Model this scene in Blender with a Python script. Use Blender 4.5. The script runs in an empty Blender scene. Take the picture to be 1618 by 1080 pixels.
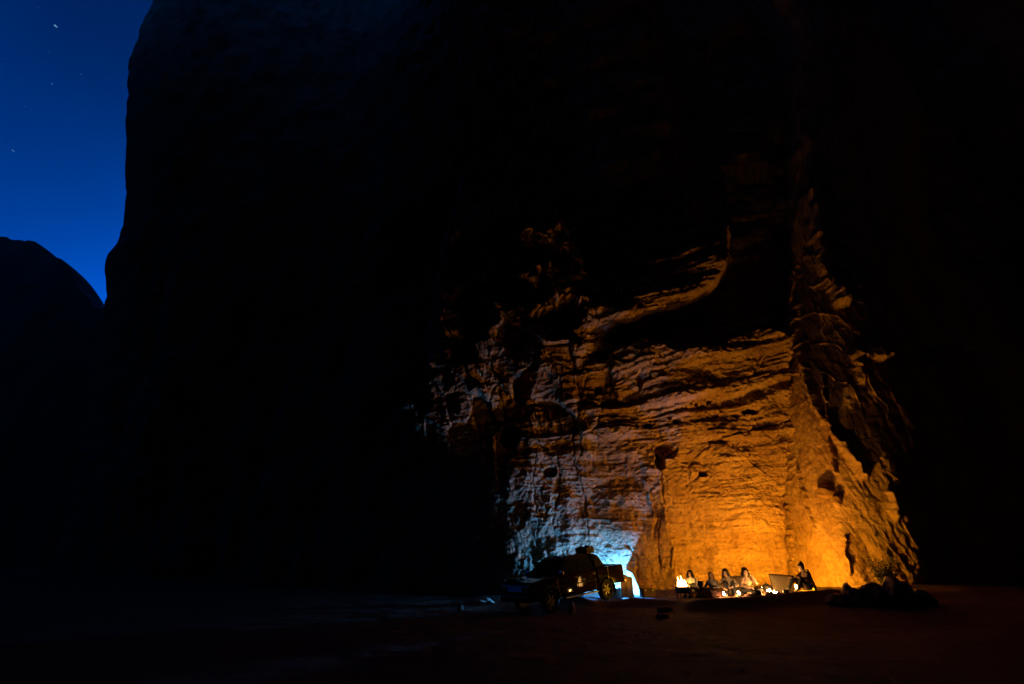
import bpy, bmesh, math, random
import numpy as np
from mathutils import Vector, Matrix

R = math.radians
S = bpy.context.scene
COL = S.collection
random.seed(7)

# ------------------------------------------------------------------ camera
PITCH = R(26.6)
FOC = 719.0                                   # focal length in photograph pixels
CAM_Z = 1.5
cam = bpy.data.cameras.new('camera')
cam.sensor_width = 36.0
cam.lens = 36.0 * FOC / 1618.0
cam.clip_start = 0.1
cam.clip_end = 2000.0
cam_o = bpy.data.objects.new('camera', cam)
cam_o.location = (0, 0, CAM_Z)
cam_o.rotation_euler = (R(90) + PITCH, 0, 0)
COL.objects.link(cam_o)
S.camera = cam_o

# ------------------------------------------------------------------ sky: deep blue dusk, sun already down behind the cliff
world = bpy.data.worlds.new('World')
S.world = world
world.use_nodes = True
wt = world.node_tree
bg = wt.nodes['Background']


def wnode(t, **kw):
    n = wt.nodes.new(t)
    for k, v in kw.items():
        setattr(n, k, v)
    return n


sky = wnode('ShaderNodeTexSky', sky_type='NISHITA', sun_disc=False)
sky.sun_elevation = R(-1.5)
sky.sun_rotation = R(12)
sky.dust_density = 0.3
sky.ozone_density = 6.0
sep = wnode('ShaderNodeSeparateColor')
wt.links.new(sky.outputs[0], sep.inputs[0])
pw = wnode('ShaderNodeMath', operation='POWER')
wt.links.new(sep.outputs[2], pw.inputs[0])
pw.inputs[1].default_value = 2.8
geo = wnode('ShaderNodeTexCoord')
cl = wnode('ShaderNodeTexNoise')
cl.inputs['Scale'].default_value = 3.0
cl.inputs['Detail'].default_value = 4.0
wt.links.new(geo.outputs['Generated'], cl.inputs['Vector'])
clm = wnode('ShaderNodeMapRange')
clm.inputs[1].default_value = 0.3
clm.inputs[2].default_value = 0.7
clm.inputs[3].default_value = 0.9
clm.inputs[4].default_value = 1.12
wt.links.new(cl.outputs[0], clm.inputs[0])
ml = wnode('ShaderNodeMath', operation='MULTIPLY')
wt.links.new(pw.outputs[0], ml.inputs[0])
wt.links.new(clm.outputs[0], ml.inputs[1])
vm = wnode('ShaderNodeVectorMath', operation='SCALE')
vm.inputs[0].default_value = (0.0004, 0.148, 1.0)
wt.links.new(ml.outputs[0], vm.inputs['Scale'])


def pix_dir(px, py):
    a = (px - 809.0) / FOC
    b = (540.0 - py) / FOC
    cp, sp = math.cos(PITCH), math.sin(PITCH)
    return Vector((a, cp - b * sp, sp + b * cp))


last = vm.outputs[0]
for (px, py, r, st) in ((87, 40, .0011, .011), (89.5, 42, .0009, .008), (82, 132, .0008, .0035), (128, 117, .0007, .002),
                        (20, 237, .0009, .0045), (22, 239, .0008, .003), (78, 81, .0006, .0015), (52, 300, .0006, .001), (148, 52, .0006, .0012), (112, 196, .0005, .0010), (40, 168, .0006, .0013), (166, 150, .0005, .0009), (60, 12, .0006, .0014), (10, 92, .0005, .0011), (140, 290, .0005, .0012)):
    d = pix_dir(px, py).normalized()
    ds = wnode('ShaderNodeVectorMath', operation='DISTANCE')
    wt.links.new(geo.outputs['Generated'], ds.inputs[0])
    ds.inputs[1].default_value = d
    mr = wnode('ShaderNodeMapRange')
    mr.inputs[1].default_value = r * 1.3
    mr.inputs[2].default_value = r * 0.5
    mr.inputs[3].default_value = 0.0
    mr.inputs[4].default_value = st
    wt.links.new(ds.outputs['Value'], mr.inputs[0])
    sc_ = wnode('ShaderNodeVectorMath', operation='SCALE')
    sc_.inputs[0].default_value = (0.35, 0.75, 1.0)
    wt.links.new(mr.outputs[0], sc_.inputs['Scale'])
    ad = wnode('ShaderNodeVectorMath', operation='ADD')
    wt.links.new(last, ad.inputs[0])
    wt.links.new(sc_.outputs[0], ad.inputs[1])
    last = ad.outputs[0]
wt.links.new(last, bg.inputs[0])
bg.inputs[1].default_value = 42.0

S.view_settings.view_transform = 'Standard'
S.view_settings.look = 'None'
S.view_settings.exposure = 0.0
S.view_settings.gamma = 1.0
S.view_settings.use_curve_mapping = False
S.render.engine = 'CYCLES'
S.cycles.use_denoising = True
S.cycles.max_bounces = 4
S.cycles.diffuse_bounces = 2
S.cycles.glossy_bounces = 2
S.cycles.sample_clamp_indirect = 6.0

# ------------------------------------------------------------------ numpy noise
_rng = np.random.RandomState(11)
PERM = _rng.permutation(4096)
PERM = np.concatenate([PERM, PERM])
GRAD = _rng.normal(size=(4096, 3))
GRAD /= np.linalg.norm(GRAD, axis=1)[:, None]


PERM = PERM.astype(np.int32)
_a = _rng.uniform(0, 2 * np.pi, 4096)
G2X, G2Y = np.cos(_a).astype(np.float32), np.sin(_a).astype(np.float32)


def _h(i, j, k):
    return PERM[(PERM[(PERM[i & 4095] + j) & 4095] + k) & 4095]


def noise3(x, y, z):
    """gradient noise over a plane; z (one number) picks the slice."""
    x, y = np.broadcast_arrays(np.asarray(x, np.float32), np.asarray(y, np.float32))
    zs = int(abs(float(z)) * 997) & 4095
    fx, fy = np.floor(x), np.floor(y)
    xi, yi = fx.astype(np.int32), fy.astype(np.int32)
    xf, yf = x - fx, y - fy
    u = xf * xf * xf * (xf * (xf * 6 - 15) + 10)
    v = yf * yf * yf * (yf * (yf * 6 - 15) + 10)
    out = []
    for dx in (0, 1):
        hx = PERM[(xi + dx + zs) & 4095]
        col = []
        for dy in (0, 1):
            h = PERM[(hx + yi + dy) & 4095]
            col.append(G2X[h] * (xf - dx) + G2Y[h] * (yf - dy))
        out.append(col[0] + v * (col[1] - col[0]))
    return (out[0] + u * (out[1] - out[0])) * 1.35


def fbm(x, y, z, octaves=5, gain=0.5, lac=2.03):
    s, a = 0.0, 1.0
    for o in range(octaves):
        s = s + a * noise3(x + 17.3 * o, y - 9.1 * o, z + 4.7 * o)
        x, y = x * lac, y * lac
        a *= gain
    return s


def ridged(x, y, z, octaves=4, gain=0.5):
    s, a = 0.0, 1.0
    for o in range(octaves):
        s = s + a * (1 - 2 * np.abs(noise3(x + 31.3 * o, y + 3.1 * o, z - 7.7 * o)))
        x, y = x * 2.1, y * 2.1
        a *= gain
    return s


def cells(x, y, seed=0):
    """2-D voronoi: (distance to cell edge, random value per cell, random tilt per cell x2, offset from cell point x2)."""
    xi, yi = np.floor(x).astype(int), np.floor(y).astype(int)
    d1 = np.full(x.shape, 9.0)
    d2 = np.full(x.shape, 9.0)
    idx = np.zeros(x.shape, int)
    ox = np.zeros(x.shape)
    oy = np.zeros(x.shape)
    for dx in (-1, 0, 1):
        for dy in (-1, 0, 1):
            h = _h(xi + dx, yi + dy, np.full(x.shape, seed, int))
            cx = xi + dx + 0.5 + 0.45 * GRAD[h, 0]
            cy = yi + dy + 0.5 + 0.45 * GRAD[h, 1]
            d = np.hypot(x - cx, y - cy)
            near = d < d1
            d2 = np.where(near, d1, np.minimum(d2, d))
            idx = np.where(near, h, idx)
            ox = np.where(near, x - cx, ox)
            oy = np.where(near, y - cy, oy)
            d1 = np.where(near, d, d1)
    r = GRAD[idx]
    return d2 - d1, r[..., 0], r[..., 1], r[..., 2], ox, oy


def sstep(a, b, x):
    t = np.clip((x - a) / (b - a), 0, 1)
    return t * t * (3 - 2 * t)


# ------------------------------------------------------------------ object helpers
def link(o, parent=None):
    COL.objects.link(o)
    if parent is not None:
        o.parent = parent
    return o


def tag(o, label=None, cat=None, group=None, kind=None):
    for k, v in (('label', label), ('category', cat), ('group', group), ('kind', kind)):
        if v:
            o[k] = v
    return o


def empty(name, loc, rz=0.0):
    o = bpy.data.objects.new(name, None)
    o.empty_display_size = 0.2
    o.location = loc
    o.rotation_euler = (0, 0, rz)
    return link(o)


def from_bm(name, bm, mat, parent=None, smooth=False):
    me = bpy.data.meshes.new(name)
    bm.normal_update()
    bm.to_mesh(me)
    bm.free()
    me.materials.append(mat)
    if smooth:
        me.polygons.foreach_set('use_smooth', [True] * len(me.polygons))
    return link(bpy.data.objects.new(name, me), parent)


def sheet(name, P, mat, flip=False, smooth=True):
    """P: (rows, cols, 3) grid of points -> one mesh object."""
    r, c = P.shape[:2]
    me = bpy.data.meshes.new(name)
    me.vertices.add(r * c)
    me.vertices.foreach_set('co', P.reshape(-1).astype(np.float32))
    i = (np.arange(r - 1)[:, None] * c + np.arange(c - 1)[None, :]).reshape(-1)
    q = np.stack([i, i + 1, i + c + 1, i + c], 1)
    if flip:
        q = q[:, ::-1]
    n = len(q)
    me.loops.add(n * 4)
    me.loops.foreach_set('vertex_index', q.reshape(-1).astype(np.int32))
    me.polygons.add(n)
    me.polygons.foreach_set('loop_start', (np.arange(n) * 4).astype(np.int32))
    me.polygons.foreach_set('use_smooth', np.full(n, smooth))
    me.update(calc_edges=True)
    me.materials.append(mat)
    return link(bpy.data.objects.new(name, me))


def box(bm, c, s, rot=None):
    m = Matrix.Translation(c)
    if rot is not None:
        m = m @ rot
    return bmesh.ops.create_cube(bm, size=1.0, matrix=m @ Matrix.Diagonal((s[0], s[1], s[2], 1)))['verts']


def bevel_all(bm, w, seg=2):
    bmesh.ops.bevel(bm, geom=[e for e in bm.edges], offset=w, segments=seg, affect='EDGES', profile=0.5)


def rbox(c, s, w=0.02, rot=None, seg=2):
    bm = bmesh.new()
    box(bm, c, s, rot)
    bevel_all(bm, w, seg)
    return bm


def tube(bm, pts, rad, seg=8, cap=True):
    pts = [Vector(p) for p in pts]
    rad = rad if isinstance(rad, (list, tuple)) else [rad] * len(pts)
    rings = []
    for i, p in enumerate(pts):
        d = (pts[min(i + 1, len(pts) - 1)] - pts[max(i - 1, 0)]).normalized()
        a = d.cross(Vector((0, 0, 1)))
        if a.length < 1e-3:
            a = d.cross(Vector((0, 1, 0)))
        a.normalize()
        b = d.cross(a)
        rings.append([bm.verts.new(p + (a * math.cos(t) + b * math.sin(t)) * rad[i])
                      for t in [2 * math.pi * k / seg for k in range(seg)]])
    for r0, r1 in zip(rings, rings[1:]):
        for k in range(seg):
            bm.faces.new((r0[k], r0[(k + 1) % seg], r1[(k + 1) % seg], r1[k]))
    if cap:
        bm.faces.new(rings[0][::-1])
        bm.faces.new(rings[-1])


def lathe(bm, prof, seg=20, m=None):
    """prof: list of (r, h) around local Z."""
    rings = []
    for r, h in prof:
        rings.append([bm.verts.new((r * math.cos(2 * math.pi * k / seg), r * math.sin(2 * math.pi * k / seg), h)) for k in range(seg)])
    for r0, r1 in zip(rings, rings[1:]):
        for k in range(seg):
            bm.faces.new((r0[k], r0[(k + 1) % seg], r1[(k + 1) % seg], r1[k]))
    bm.faces.new(rings[0][::-1])
    bm.faces.new(rings[-1])
    if m is not None:
        bmesh.ops.transform(bm, matrix=m, verts=[v for r in rings for v in r])


# ------------------------------------------------------------------ materials
def mat(name, col, rough=0.8, var=None, vscale=3.0, bump=0.0, bscale=20.0, metal=0.0, spec=0.3, emit=None, estr=0.0, coat=0.0,
        detail=6.0, coords='Object'):
    m = bpy.data.materials.new(name)
    m.use_nodes = True
    nt = m.node_tree
    p = nt.nodes['Principled BSDF']
    p.inputs['Base Color'].default_value = (*col, 1)
    p.inputs['Roughness'].default_value = rough
    p.inputs['Metallic'].default_value = metal
    p.inputs['Specular IOR Level'].default_value = spec
    if coat:
        p.inputs['Coat Weight'].default_value = coat
        p.inputs['Coat Roughness'].default_value = 0.06
    tc = nt.nodes.new('ShaderNodeTexCoord')
    if var is not None:
        n = nt.nodes.new('ShaderNodeTexNoise')
        n.inputs['Scale'].default_value = vscale
        n.inputs['Detail'].default_value = detail
        n.inputs['Roughness'].default_value = 0.62
        nt.links.new(tc.outputs[coords], n.inputs['Vector'])
        cr = nt.nodes.new('ShaderNodeValToRGB')
        cr.color_ramp.elements[0].position = 0.36
        cr.color_ramp.elements[1].position = 0.64
        cr.color_ramp.elements[0].color = (*var, 1)
        cr.color_ramp.elements[1].color = (*col, 1)
        nt.links.new(n.outputs[0], cr.inputs[0])
        nt.links.new(cr.outputs[0], p.inputs['Base Color'])
    if bump:
        n2 = nt.nodes.new('ShaderNodeTexNoise')
        n2.inputs['Scale'].default_value = bscale
        n2.inputs['Detail'].default_value = 8.0
        n2.inputs['Roughness'].default_value = 0.65
        nt.links.new(tc.outputs[coords], n2.inputs['Vector'])
        b = nt.nodes.new('ShaderNodeBump')
        b.inputs['Strength'].default_value = 1.0
        b.inputs['Distance'].default_value = bump
        nt.links.new(n2.outputs[0], b.inputs['Height'])
        nt.links.new(b.outputs[0], p.inputs['Normal'])
    if emit:
        p.inputs['Emission Color'].default_value = (*emit, 1)
        p.inputs['Emission Strength'].default_value = estr
    return m


def rock_mat(name, stain=0.5):
    """sandstone: colour varies in blotches and along the beds, with dark weathering stains."""
    m = mat(name, (0.45, 0.26, 0.15), 0.92, spec=0.15)
    nt = m.node_tree
    p = nt.nodes['Principled BSDF']
    tc = nt.nodes.new('ShaderNodeTexCoord')

    def nz(scale, detail, vec, sx=1.0, sz=1.0, ro=0.6):
        mp = nt.nodes.new('ShaderNodeMapping')
        mp.inputs['Scale'].default_value = (sx, 1.0, sz)
        nt.links.new(vec, mp.inputs['Vector'])
        n = nt.nodes.new('ShaderNodeTexNoise')
        n.inputs['Scale'].default_value = scale
        n.inputs['Detail'].default_value = detail
        n.inputs['Roughness'].default_value = ro
        nt.links.new(mp.outputs[0], n.inputs['Vector'])
        return n.outputs[0]

    def ramp(fac, stops):
        cr = nt.nodes.new('ShaderNodeValToRGB')
        while len(cr.color_ramp.elements) < len(stops):
            cr.color_ramp.elements.new(0.5)
        for e, (pos, c) in zip(cr.color_ramp.elements, stops):
            e.position = pos
            e.color = (*c, 1)
        nt.links.new(fac, cr.inputs[0])
        return cr.outputs[0]

    def mix(kind, fac, a, b):
        mx = nt.nodes.new('ShaderNodeMix')
        mx.data_type = 'RGBA'
        mx.blend_type = kind
        if isinstance(fac, float):
            mx.inputs[0].default_value = fac
        else:
            nt.links.new(fac, mx.inputs[0])
        nt.links.new(a, mx.inputs[6])
        nt.links.new(b, mx.inputs[7])
        return mx.outputs[2]

    o = tc.outputs['Object']
    c1 = ramp(nz(0.55, 5.0, o), [(0.3, (0.29, 0.15, 0.08)), (0.5, (0.45, 0.26, 0.15)), (0.72, (0.54, 0.34, 0.21))])
    c2 = ramp(nz(0.9, 3.0, o, 0.15, 2.2), [(0.35, (0.62, 0.55, 0.5)), (0.6, (1.0, 1.0, 1.0))])
    c = mix('MULTIPLY', 0.55, c1, c2)
    c3 = ramp(nz(1.5, 5.0, o, 1.0, 0.35), [(0.55, (1.0, 1.0, 1.0)), (0.68, (0.42, 0.36, 0.33))])
    c = mix('MULTIPLY', stain * 1.1, c, c3)
    c4 = ramp(nz(7.0, 4.0, o), [(0.36, (0.62, 0.57, 0.54)), (0.58, (1.0, 1.0, 1.0))])
    c = mix('MULTIPLY', 0.6, c, c4)
    nt.links.new(c, p.inputs['Base Color'])
    b1 = nt.nodes.new('ShaderNodeBump')
    b1.inputs['Distance'].default_value = 0.065
    b1.inputs['Strength'].default_value = 0.9
    nt.links.new(nz(5.5, 7.0, o, 0.75, 1.3, 0.72), b1.inputs['Height'])
    nt.links.new(b1.outputs[0], p.inputs['Normal'])
    return m


ROCK = rock_mat('sandstone')
ROCK_FAR = mat('far_sandstone', (0.15, 0.09, 0.06), 0.95, var=(0.10, 0.06, 0.045), vscale=0.12, bump=0.4, bscale=0.8, spec=0.1)
SAND = mat('sand', (0.17, 0.10, 0.062), 0.95, var=(0.125, 0.072, 0.048), vscale=0.7, bump=0.03, bscale=5.0, spec=0.1)
STONE = mat('boulder_stone', (0.30, 0.18, 0.11), 0.95, var=(0.2, 0.12, 0.08), vscale=2.5, bump=0.03, bscale=9.0, spec=0.1)
STONE_PALE = mat('pale_stone', (0.55, 0.42, 0.32), 0.95, var=(0.4, 0.29, 0.2), vscale=3.0, bump=0.02, bscale=12.0, spec=0.1)
PAINT = mat('truck_paint', (0.016, 0.006, 0.006), 0.035, metal=0.0, spec=0.16, var=(0.012, 0.006, 0.006), vscale=4.0)
PLASTIC = mat('black_plastic', (0.012, 0.012, 0.013), 0.6, bump=0.002, bscale=80)
RUBBER = mat('tyre_rubber', (0.016, 0.015, 0.015), 0.85, bump=0.004, bscale=60)
ALLOY = mat('alloy', (0.13, 0.12, 0.11), 0.5, metal=0.6, var=(0.09, 0.085, 0.08), vscale=8)
CHROME = mat('chrome', (0.75, 0.75, 0.76), 0.12, metal=1.0)
STEP = mat('step_aluminium', (0.4, 0.36, 0.31), 0.42, metal=0.7, var=(0.42, 0.36, 0.3), vscale=6)
GLASS = mat('tinted_glass', (0.01, 0.012, 0.014), 0.06, spec=0.35)
LENS = mat('headlamp_lens', (0.5, 0.5, 0.5), 0.08, metal=0.5, spec=0.7)
TAIL = mat('tail_lens', (0.25, 0.01, 0.01), 0.15, spec=0.6)
TARP_DARK = mat('dark_tarpaulin', (0.016, 0.012, 0.011), 0.9, var=(0.010, 0.008, 0.008), vscale=5, bump=0.02, bscale=8)
CANVAS = mat('tan_canvas', (0.46, 0.32, 0.2), 0.9, var=(0.38, 0.26, 0.16), vscale=7, bump=0.008, bscale=25)
SHEET_W = mat('white_sheet', (0.72, 0.72, 0.7), 0.8, var=(0.6, 0.6, 0.58), vscale=6, bump=0.006, bscale=12)
GREYBOX = mat('grey_plastic', (0.12, 0.12, 0.12), 0.6, var=(0.09, 0.09, 0.09), vscale=6)
WOOD = mat('dark_wood', (0.11, 0.06, 0.035), 0.8, var=(0.06, 0.035, 0.02), vscale=8, bump=0.01, bscale=18)
CHAR = mat('charred_wood', (0.03, 0.022, 0.018), 0.9, var=(0.015, 0.012, 0.01), vscale=10, bump=0.015, bscale=20)
IRON = mat('sooty_iron', (0.025, 0.022, 0.02), 0.6, metal=0.5, var=(0.015, 0.013, 0.012), vscale=9, bump=0.003, bscale=40)
MATT = mat('mattress_cloth', (0.15, 0.115, 0.065), 0.92, var=(0.11, 0.085, 0.05), vscale=12, bump=0.01, bscale=40)
RUG = mat('rug_wool', (0.5, 0.3, 0.17), 0.95, var=(0.36, 0.16, 0.09), vscale=5, bump=0.01, bscale=60)
BLANKET = mat('blanket_wool', (0.085, 0.03, 0.025), 0.95, var=(0.05, 0.02, 0.018), vscale=9, bump=0.012, bscale=30)
SKIN = mat('skin', (0.50, 0.31, 0.22), 0.55, var=(0.45, 0.27, 0.19), vscale=9)
KNIT_GREY = mat('grey_knit', (0.42, 0.36, 0.31), 0.95, var=(0.33, 0.27, 0.23), vscale=26, bump=0.006, bscale=70)
KNIT_PALE = mat('pale_knit', (0.5, 0.4, 0.3), 0.95, var=(0.42, 0.33, 0.25), vscale=26, bump=0.006, bscale=70)
KNIT_TAN = mat('tan_knit', (0.36, 0.25, 0.16), 0.95, var=(0.27, 0.18, 0.12), vscale=20, bump=0.006, bscale=60)
CREAM = mat('cream_cotton', (0.66, 0.58, 0.44), 0.92, var=(0.56, 0.48, 0.36), vscale=15, bump=0.006, bscale=40)
DARK_CLOTH = mat('dark_cloth', (0.02, 0.02, 0.026), 0.92, var=(0.013, 0.013, 0.018), vscale=12, bump=0.006, bscale=40)
JACKET = mat('brown_jacket', (0.2, 0.12, 0.07), 0.9, var=(0.12, 0.075, 0.045), vscale=10, bump=0.008, bscale=40)
BAG = mat('black_nylon', (0.012, 0.012, 0.018), 0.7, bump=0.006, bscale=30)
HAIR_DARK = mat('dark_hair', (0.012, 0.007, 0.005), 0.5, bump=0.01, bscale=60)
HAIR_RED = mat('auburn_hair', (0.17, 0.06, 0.025), 0.5, var=(0.1, 0.035, 0.015), vscale=20, bump=0.01, bscale=60)
EYE = mat('eye', (0.03, 0.02, 0.018), 0.2)
LIP = mat('lip', (0.36, 0.15, 0.12), 0.5)
LEAF = mat('dry_leaf', (0.045, 0.042, 0.022), 0.9, var=(0.03, 0.027, 0.016), vscale=4)
FLAME_A = mat('flame_white', (0, 0, 0), 1.0, emit=(1.0, 0.47, 0.12), estr=36.0)
FLAME_B = mat('added_flame', (0, 0, 0), 1.0, emit=(1.0, 0.44, 0.015), estr=2150.0)  # emission of the hidden fire added for the wall
EMBER = mat('ember', (0.03, 0.01, 0.005), 0.9, emit=(1.0, 0.22, 0.03), estr=6.0)
CANDLE = mat('candle_flame', (0, 0, 0), 1.0, emit=(1.0, 0.50, 0.16), estr=420.0)
HEAP = mat('heap_flame', (0, 0, 0), 1.0, emit=(1.0, 0.48, 0.13), estr=450.0)
LED = mat('led', (0.2, 0.2, 0.2), 0.4, emit=(0.06, 0.43, 1.3), estr=14500.0)

# ------------------------------------------------------------------ ground
GP = np.array([
    (0, 0, 0), (-8, 0, 0), (8, 0, 0.05), (0, 9, 0), (-8, 10, -0.05), (8, 10, -0.05), (1.4, 19.3, 0.1), (0.0, 20.4, 0.1), (-1.5, 18, 0.02),
    (3.83, 21.2, 0.41), (2.4, 22.3, 0.41), (5.2, 23, 0.46), (5.0, 21.5, 0.44), (6.4, 19.6, 0.52), (6.0, 18.2, 0.36), (7.9, 19.9, 0.6), (8.0, 18.8, 0.57),
    (9.2, 18.6, 0.62), (9.2, 20.5, 0.64), (10.9, 18.7, 0.7), (11, 20, 0.7), (12.4, 18.6, 0.74), (12.5, 21, 0.74), (9, 23.5, 0.72), (13, 23, 0.8),
    (9, 15.3, 0.1), (5, 15, -0.05), (12.5, 15.3, 0.18), (15, 17.8, 0.78), (18, 18, 0.9), (17, 13, 0.3), (24, 12, 0.6), (6, 24.5, 0.55), (2, 25.5, 0.4),
    (-10, 20, 0.0), (-20, 30, 0.3), (-5, 28, 0.15), (-40, 40, 1.0), (-60, 60, 1.5), (-90, 40, 1.5), (20, -20, 0), (-20, -20, 0), (60, 0, 1), (-60, -10, 0.5),
    (-120, 120, 3), (120, 120, 3), (120, -120, 0), (-120, -120, 0), (0, 60, 1)], float)
_d = np.hypot(GP[:, None, 0] - GP[None, :, 0], GP[:, None, 1] - GP[None, :, 1])
_w = np.linalg.solve(np.sqrt(_d ** 2 + 0.5) + 1e-6 * np.eye(len(GP)), GP[:, 2])


def ground_z(x, y):
    x = np.asarray(x, float)
    y = np.asarray(y, float)
    s = 0.0
    for (gx, gy, _), w in zip(GP, _w):
        s = s + w * np.sqrt((x - gx) ** 2 + (y - gy) ** 2 + 0.5)
    # the terrace the camp sits on breaks off in a low lip towards the camera
    lip = 0.17 * np.exp(-((y - 18.35 - 0.12 * np.sin(x * 1.3)) / 0.35) ** 2) * sstep(5.4, 6.4, x) * (1 - sstep(12.5, 14, x))
    # from the tail of the truck to the boulders the edge also steps down a hand's breadth
    yl = np.interp(x, [2.6, 3.0, 3.83, 5.0, 6.0, 7.0, 14.0], [21.6, 21.3, 20.75, 19.9, 18.9, 18.4, 18.2])
    step = -0.17 * (1 - sstep(-0.6, 0.25, y - yl)) * np.exp(-(np.clip(yl - y, 0, None) / 3.5) ** 2) * sstep(2.5, 3.6, x) * (1 - sstep(13, 17, x)) * sstep(2, 10, y)
    lip2 = 0.06 * np.exp(-((y - yl - 0.25) / 0.3) ** 2) * sstep(4.1, 4.8, x) * (1 - sstep(6.3, 7.0, x))
    # low sand ridge added under the truck to stop the lantern light
    ux_, uy_ = (x - 2.7) * 0.788 + (y - 21.3) * 0.616, -(x - 2.7) * 0.616 + (y - 21.3) * 0.788
    lantern_ridge = 0.18 * np.exp(-(ux_ / 0.32) ** 2) * (1 - sstep(0.75, 1.35, np.abs(uy_)))
    return s + lip + lip2 + step + lantern_ridge


def gz(x, y):
    return float(ground_z(x, y))


def graded(a, lo, hi, b, fine, coarse):
    """coordinates from a to b, fine between lo and hi, growing to coarse outside."""
    mid = list(np.arange(lo, hi, fine))
    st, v, left = fine, lo, []
    while v > a:
        st = min(st * 1.12, coarse)
        v -= st
        left.append(v)
    st, v, right = fine, mid[-1], []
    while v < b:
        st = min(st * 1.12, coarse)
        v += st
        right.append(v)
    return np.array(left[::-1] + mid + right)


gx = graded(-260, -3, 15, 260, 0.07, 8.0)
gy = graded(-260, 11, 25, 260, 0.06, 8.0)
X, Y = np.meshgrid(gx, gy)
Z = ground_z(X, Y) + 0.04 * fbm(X * 0.5, Y * 0.5, 0.3, 3) + 0.016 * fbm(X * 1.9, Y * 1.9, 1.7, 4) - 0.02 * np.maximum(0, noise3(X * 2.6, Y * 2.6, 5.1) - 0.15)
tag(sheet('ground', np.stack([X, Y, Z], -1), SAND), kind='structure')

# ------------------------------------------------------------------ main cliff face with its overhanging alcove
BX = np.array([-80, -45, -25, -14, -9, -6, -4, -2.4, -1.2, -0.2, 1.0, 3.0, 4.5, 6, 9, 12, 16, 30], float)
BY = np.array([74, 55, 44, 37.6, 34.5, 32.4, 30.8, 29.2, 27.8, 26.9, 26.3, 26.0, 25.8, 25.5, 25.2, 25.1, 25.1, 25.1], float)
LEAN = 0.30


def lean_alcove(z):
    zz = np.clip(z, 0, None)
    return LEAN * np.minimum(zz, 12.6) + 0.04 * np.clip(zz - 12.6, 0, 40)


def face_guess(px, py, extra=0.0):
    """where a ray through a photograph pixel meets the smooth alcove wall: (x, z)."""
    d = pix_dir(px, py)
    y = 24.0
    for _ in range(40):
        z = CAM_Z + y * d.z / d.y
        x = y * d.x / d.y
        hz_ = float(sstep(4.0, 10.0, z))
        b = float(np.interp(x + (-0.3 + 0.28 * (x + 0.3) - x) * hz_ if x < -0.3 else x, BX, BY))
        y = 0.5 * y + 0.5 * (b - float(lean_alcove(z)) - extra)
    return x, z


# edge where the forward wall ends on the left (it turns away into the dark)
E_PX = [(790, 930), (789, 850), (786, 780), (775, 745), (745, 722), (700, 705), (655, 668), (640, 640), (668, 600), (690, 560), (700, 470), (706, 380), (720, 300), (730, 200), (735, 60)]
_e = sorted([face_guess(*p)[::-1] for p in E_PX])
EZ = np.array([p[0] for p in _e])
EX = np.array([p[1] for p in _e])

# far left outline of the cliff against the sky
SKY_PX = [(163, 505), (163, 490), (165, 470), (168, 462), (165, 440), (163, 415), (172, 398), (184, 386), (188, 372), (195, 350), (197, 330), (198, 285), (196, 270), (199, 250),
          (199, 215), (197, 200), (200, 160), (202, 110), (203, 90), (212, 75), (220, 45), (231, 22), (240, 0), (252, -40), (275, -110)]
FAR_Y0, FAR_LEAN = 55.0, 0.21
_o = []
for p in SKY_PX:
    d = pix_dir(*p)
    tz = d.z / d.y
    yy = (FAR_Y0 - FAR_LEAN * CAM_Z) / (1 + FAR_LEAN * tz)
    _o.append((CAM_Z + yy * tz, yy * d.x / d.y))
_o.sort()
OZ = np.array([0.0] + [p[0] for p in _o] + [130.0])
OX = np.array([_o[0][1] + 1.0] + [p[1] for p in _o] + [_o[-1][1] - 4.0])

ux = graded(-58, -6.6, 15.2, 24, 0.042, 0.55)
uz = graded(-1.2, -1.0, 19.5, 125, 0.042, 0.8)
U, Z = np.meshgrid(ux, uz)
# columns near the left end follow the outline
fol = 1 - sstep(-45, -14, U)
X = U + fol * (np.interp(Z, OZ, OX) + 45.0 + 0.26 * fbm(Z * 1.0, 1.7, 5.0, 4))
turn = np.clip(-45.0 - U, 0, None)                          # past the outline the rock turns back
xe = np.where(X < -0.3, -0.3 + 0.28 * (X + 0.3), X)               # higher up the wall turns away more slowly
front = np.interp(X + (xe - X) * sstep(4.0, 10.0, Z), BX, BY) - lean_alcove(Z)
back = np.interp(X, BX, BY)
back = np.where(U < -9, np.interp(U, BX, BY), back) - (0.06 + (FAR_LEAN - 0.06) * (1 - sstep(-40, -14, U))) * np.clip(Z, 0, None)
edge = np.interp(Z, EZ, EX) + 0.35 * fbm(Z * 0.7, 3.3, 1.2, 3)
k = sstep(-2.6, 0.25, X - edge)
k = np.maximum(k, (1 - sstep(5.0, 9.5, Z + 0.9 * fbm(X * 0.8, 2.0, 3.0, 2))) * sstep(-9.0, -1.0, X))
k = np.where(Z > 30, k * 0 + sstep(-12, 2, X - edge), k)
Yw = back * (1 - k) + front * k + 2.4 * turn + 0.9 * turn ** 2
near = sstep(-14, -7, X)                                     # the part close enough to show relief

# relief, d > 0 stands out towards the camera
d = 0.55 * fbm(X * 0.22, Z * 0.24, 7.7, 3) + 0.09 * fbm(X * 0.8, Z * 0.9, 2.1, 3)
# far part: big vertical flutes
d = d * sstep(-45, -33, U)
d = d + (1 - near) * sstep(-45, -30, U) * (1.5 * fbm(X * 0.08, Z * 0.03, 3.0, 4) + 0.5 * ridged(X * 0.25, Z * 0.07, 1.0, 3))
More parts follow.
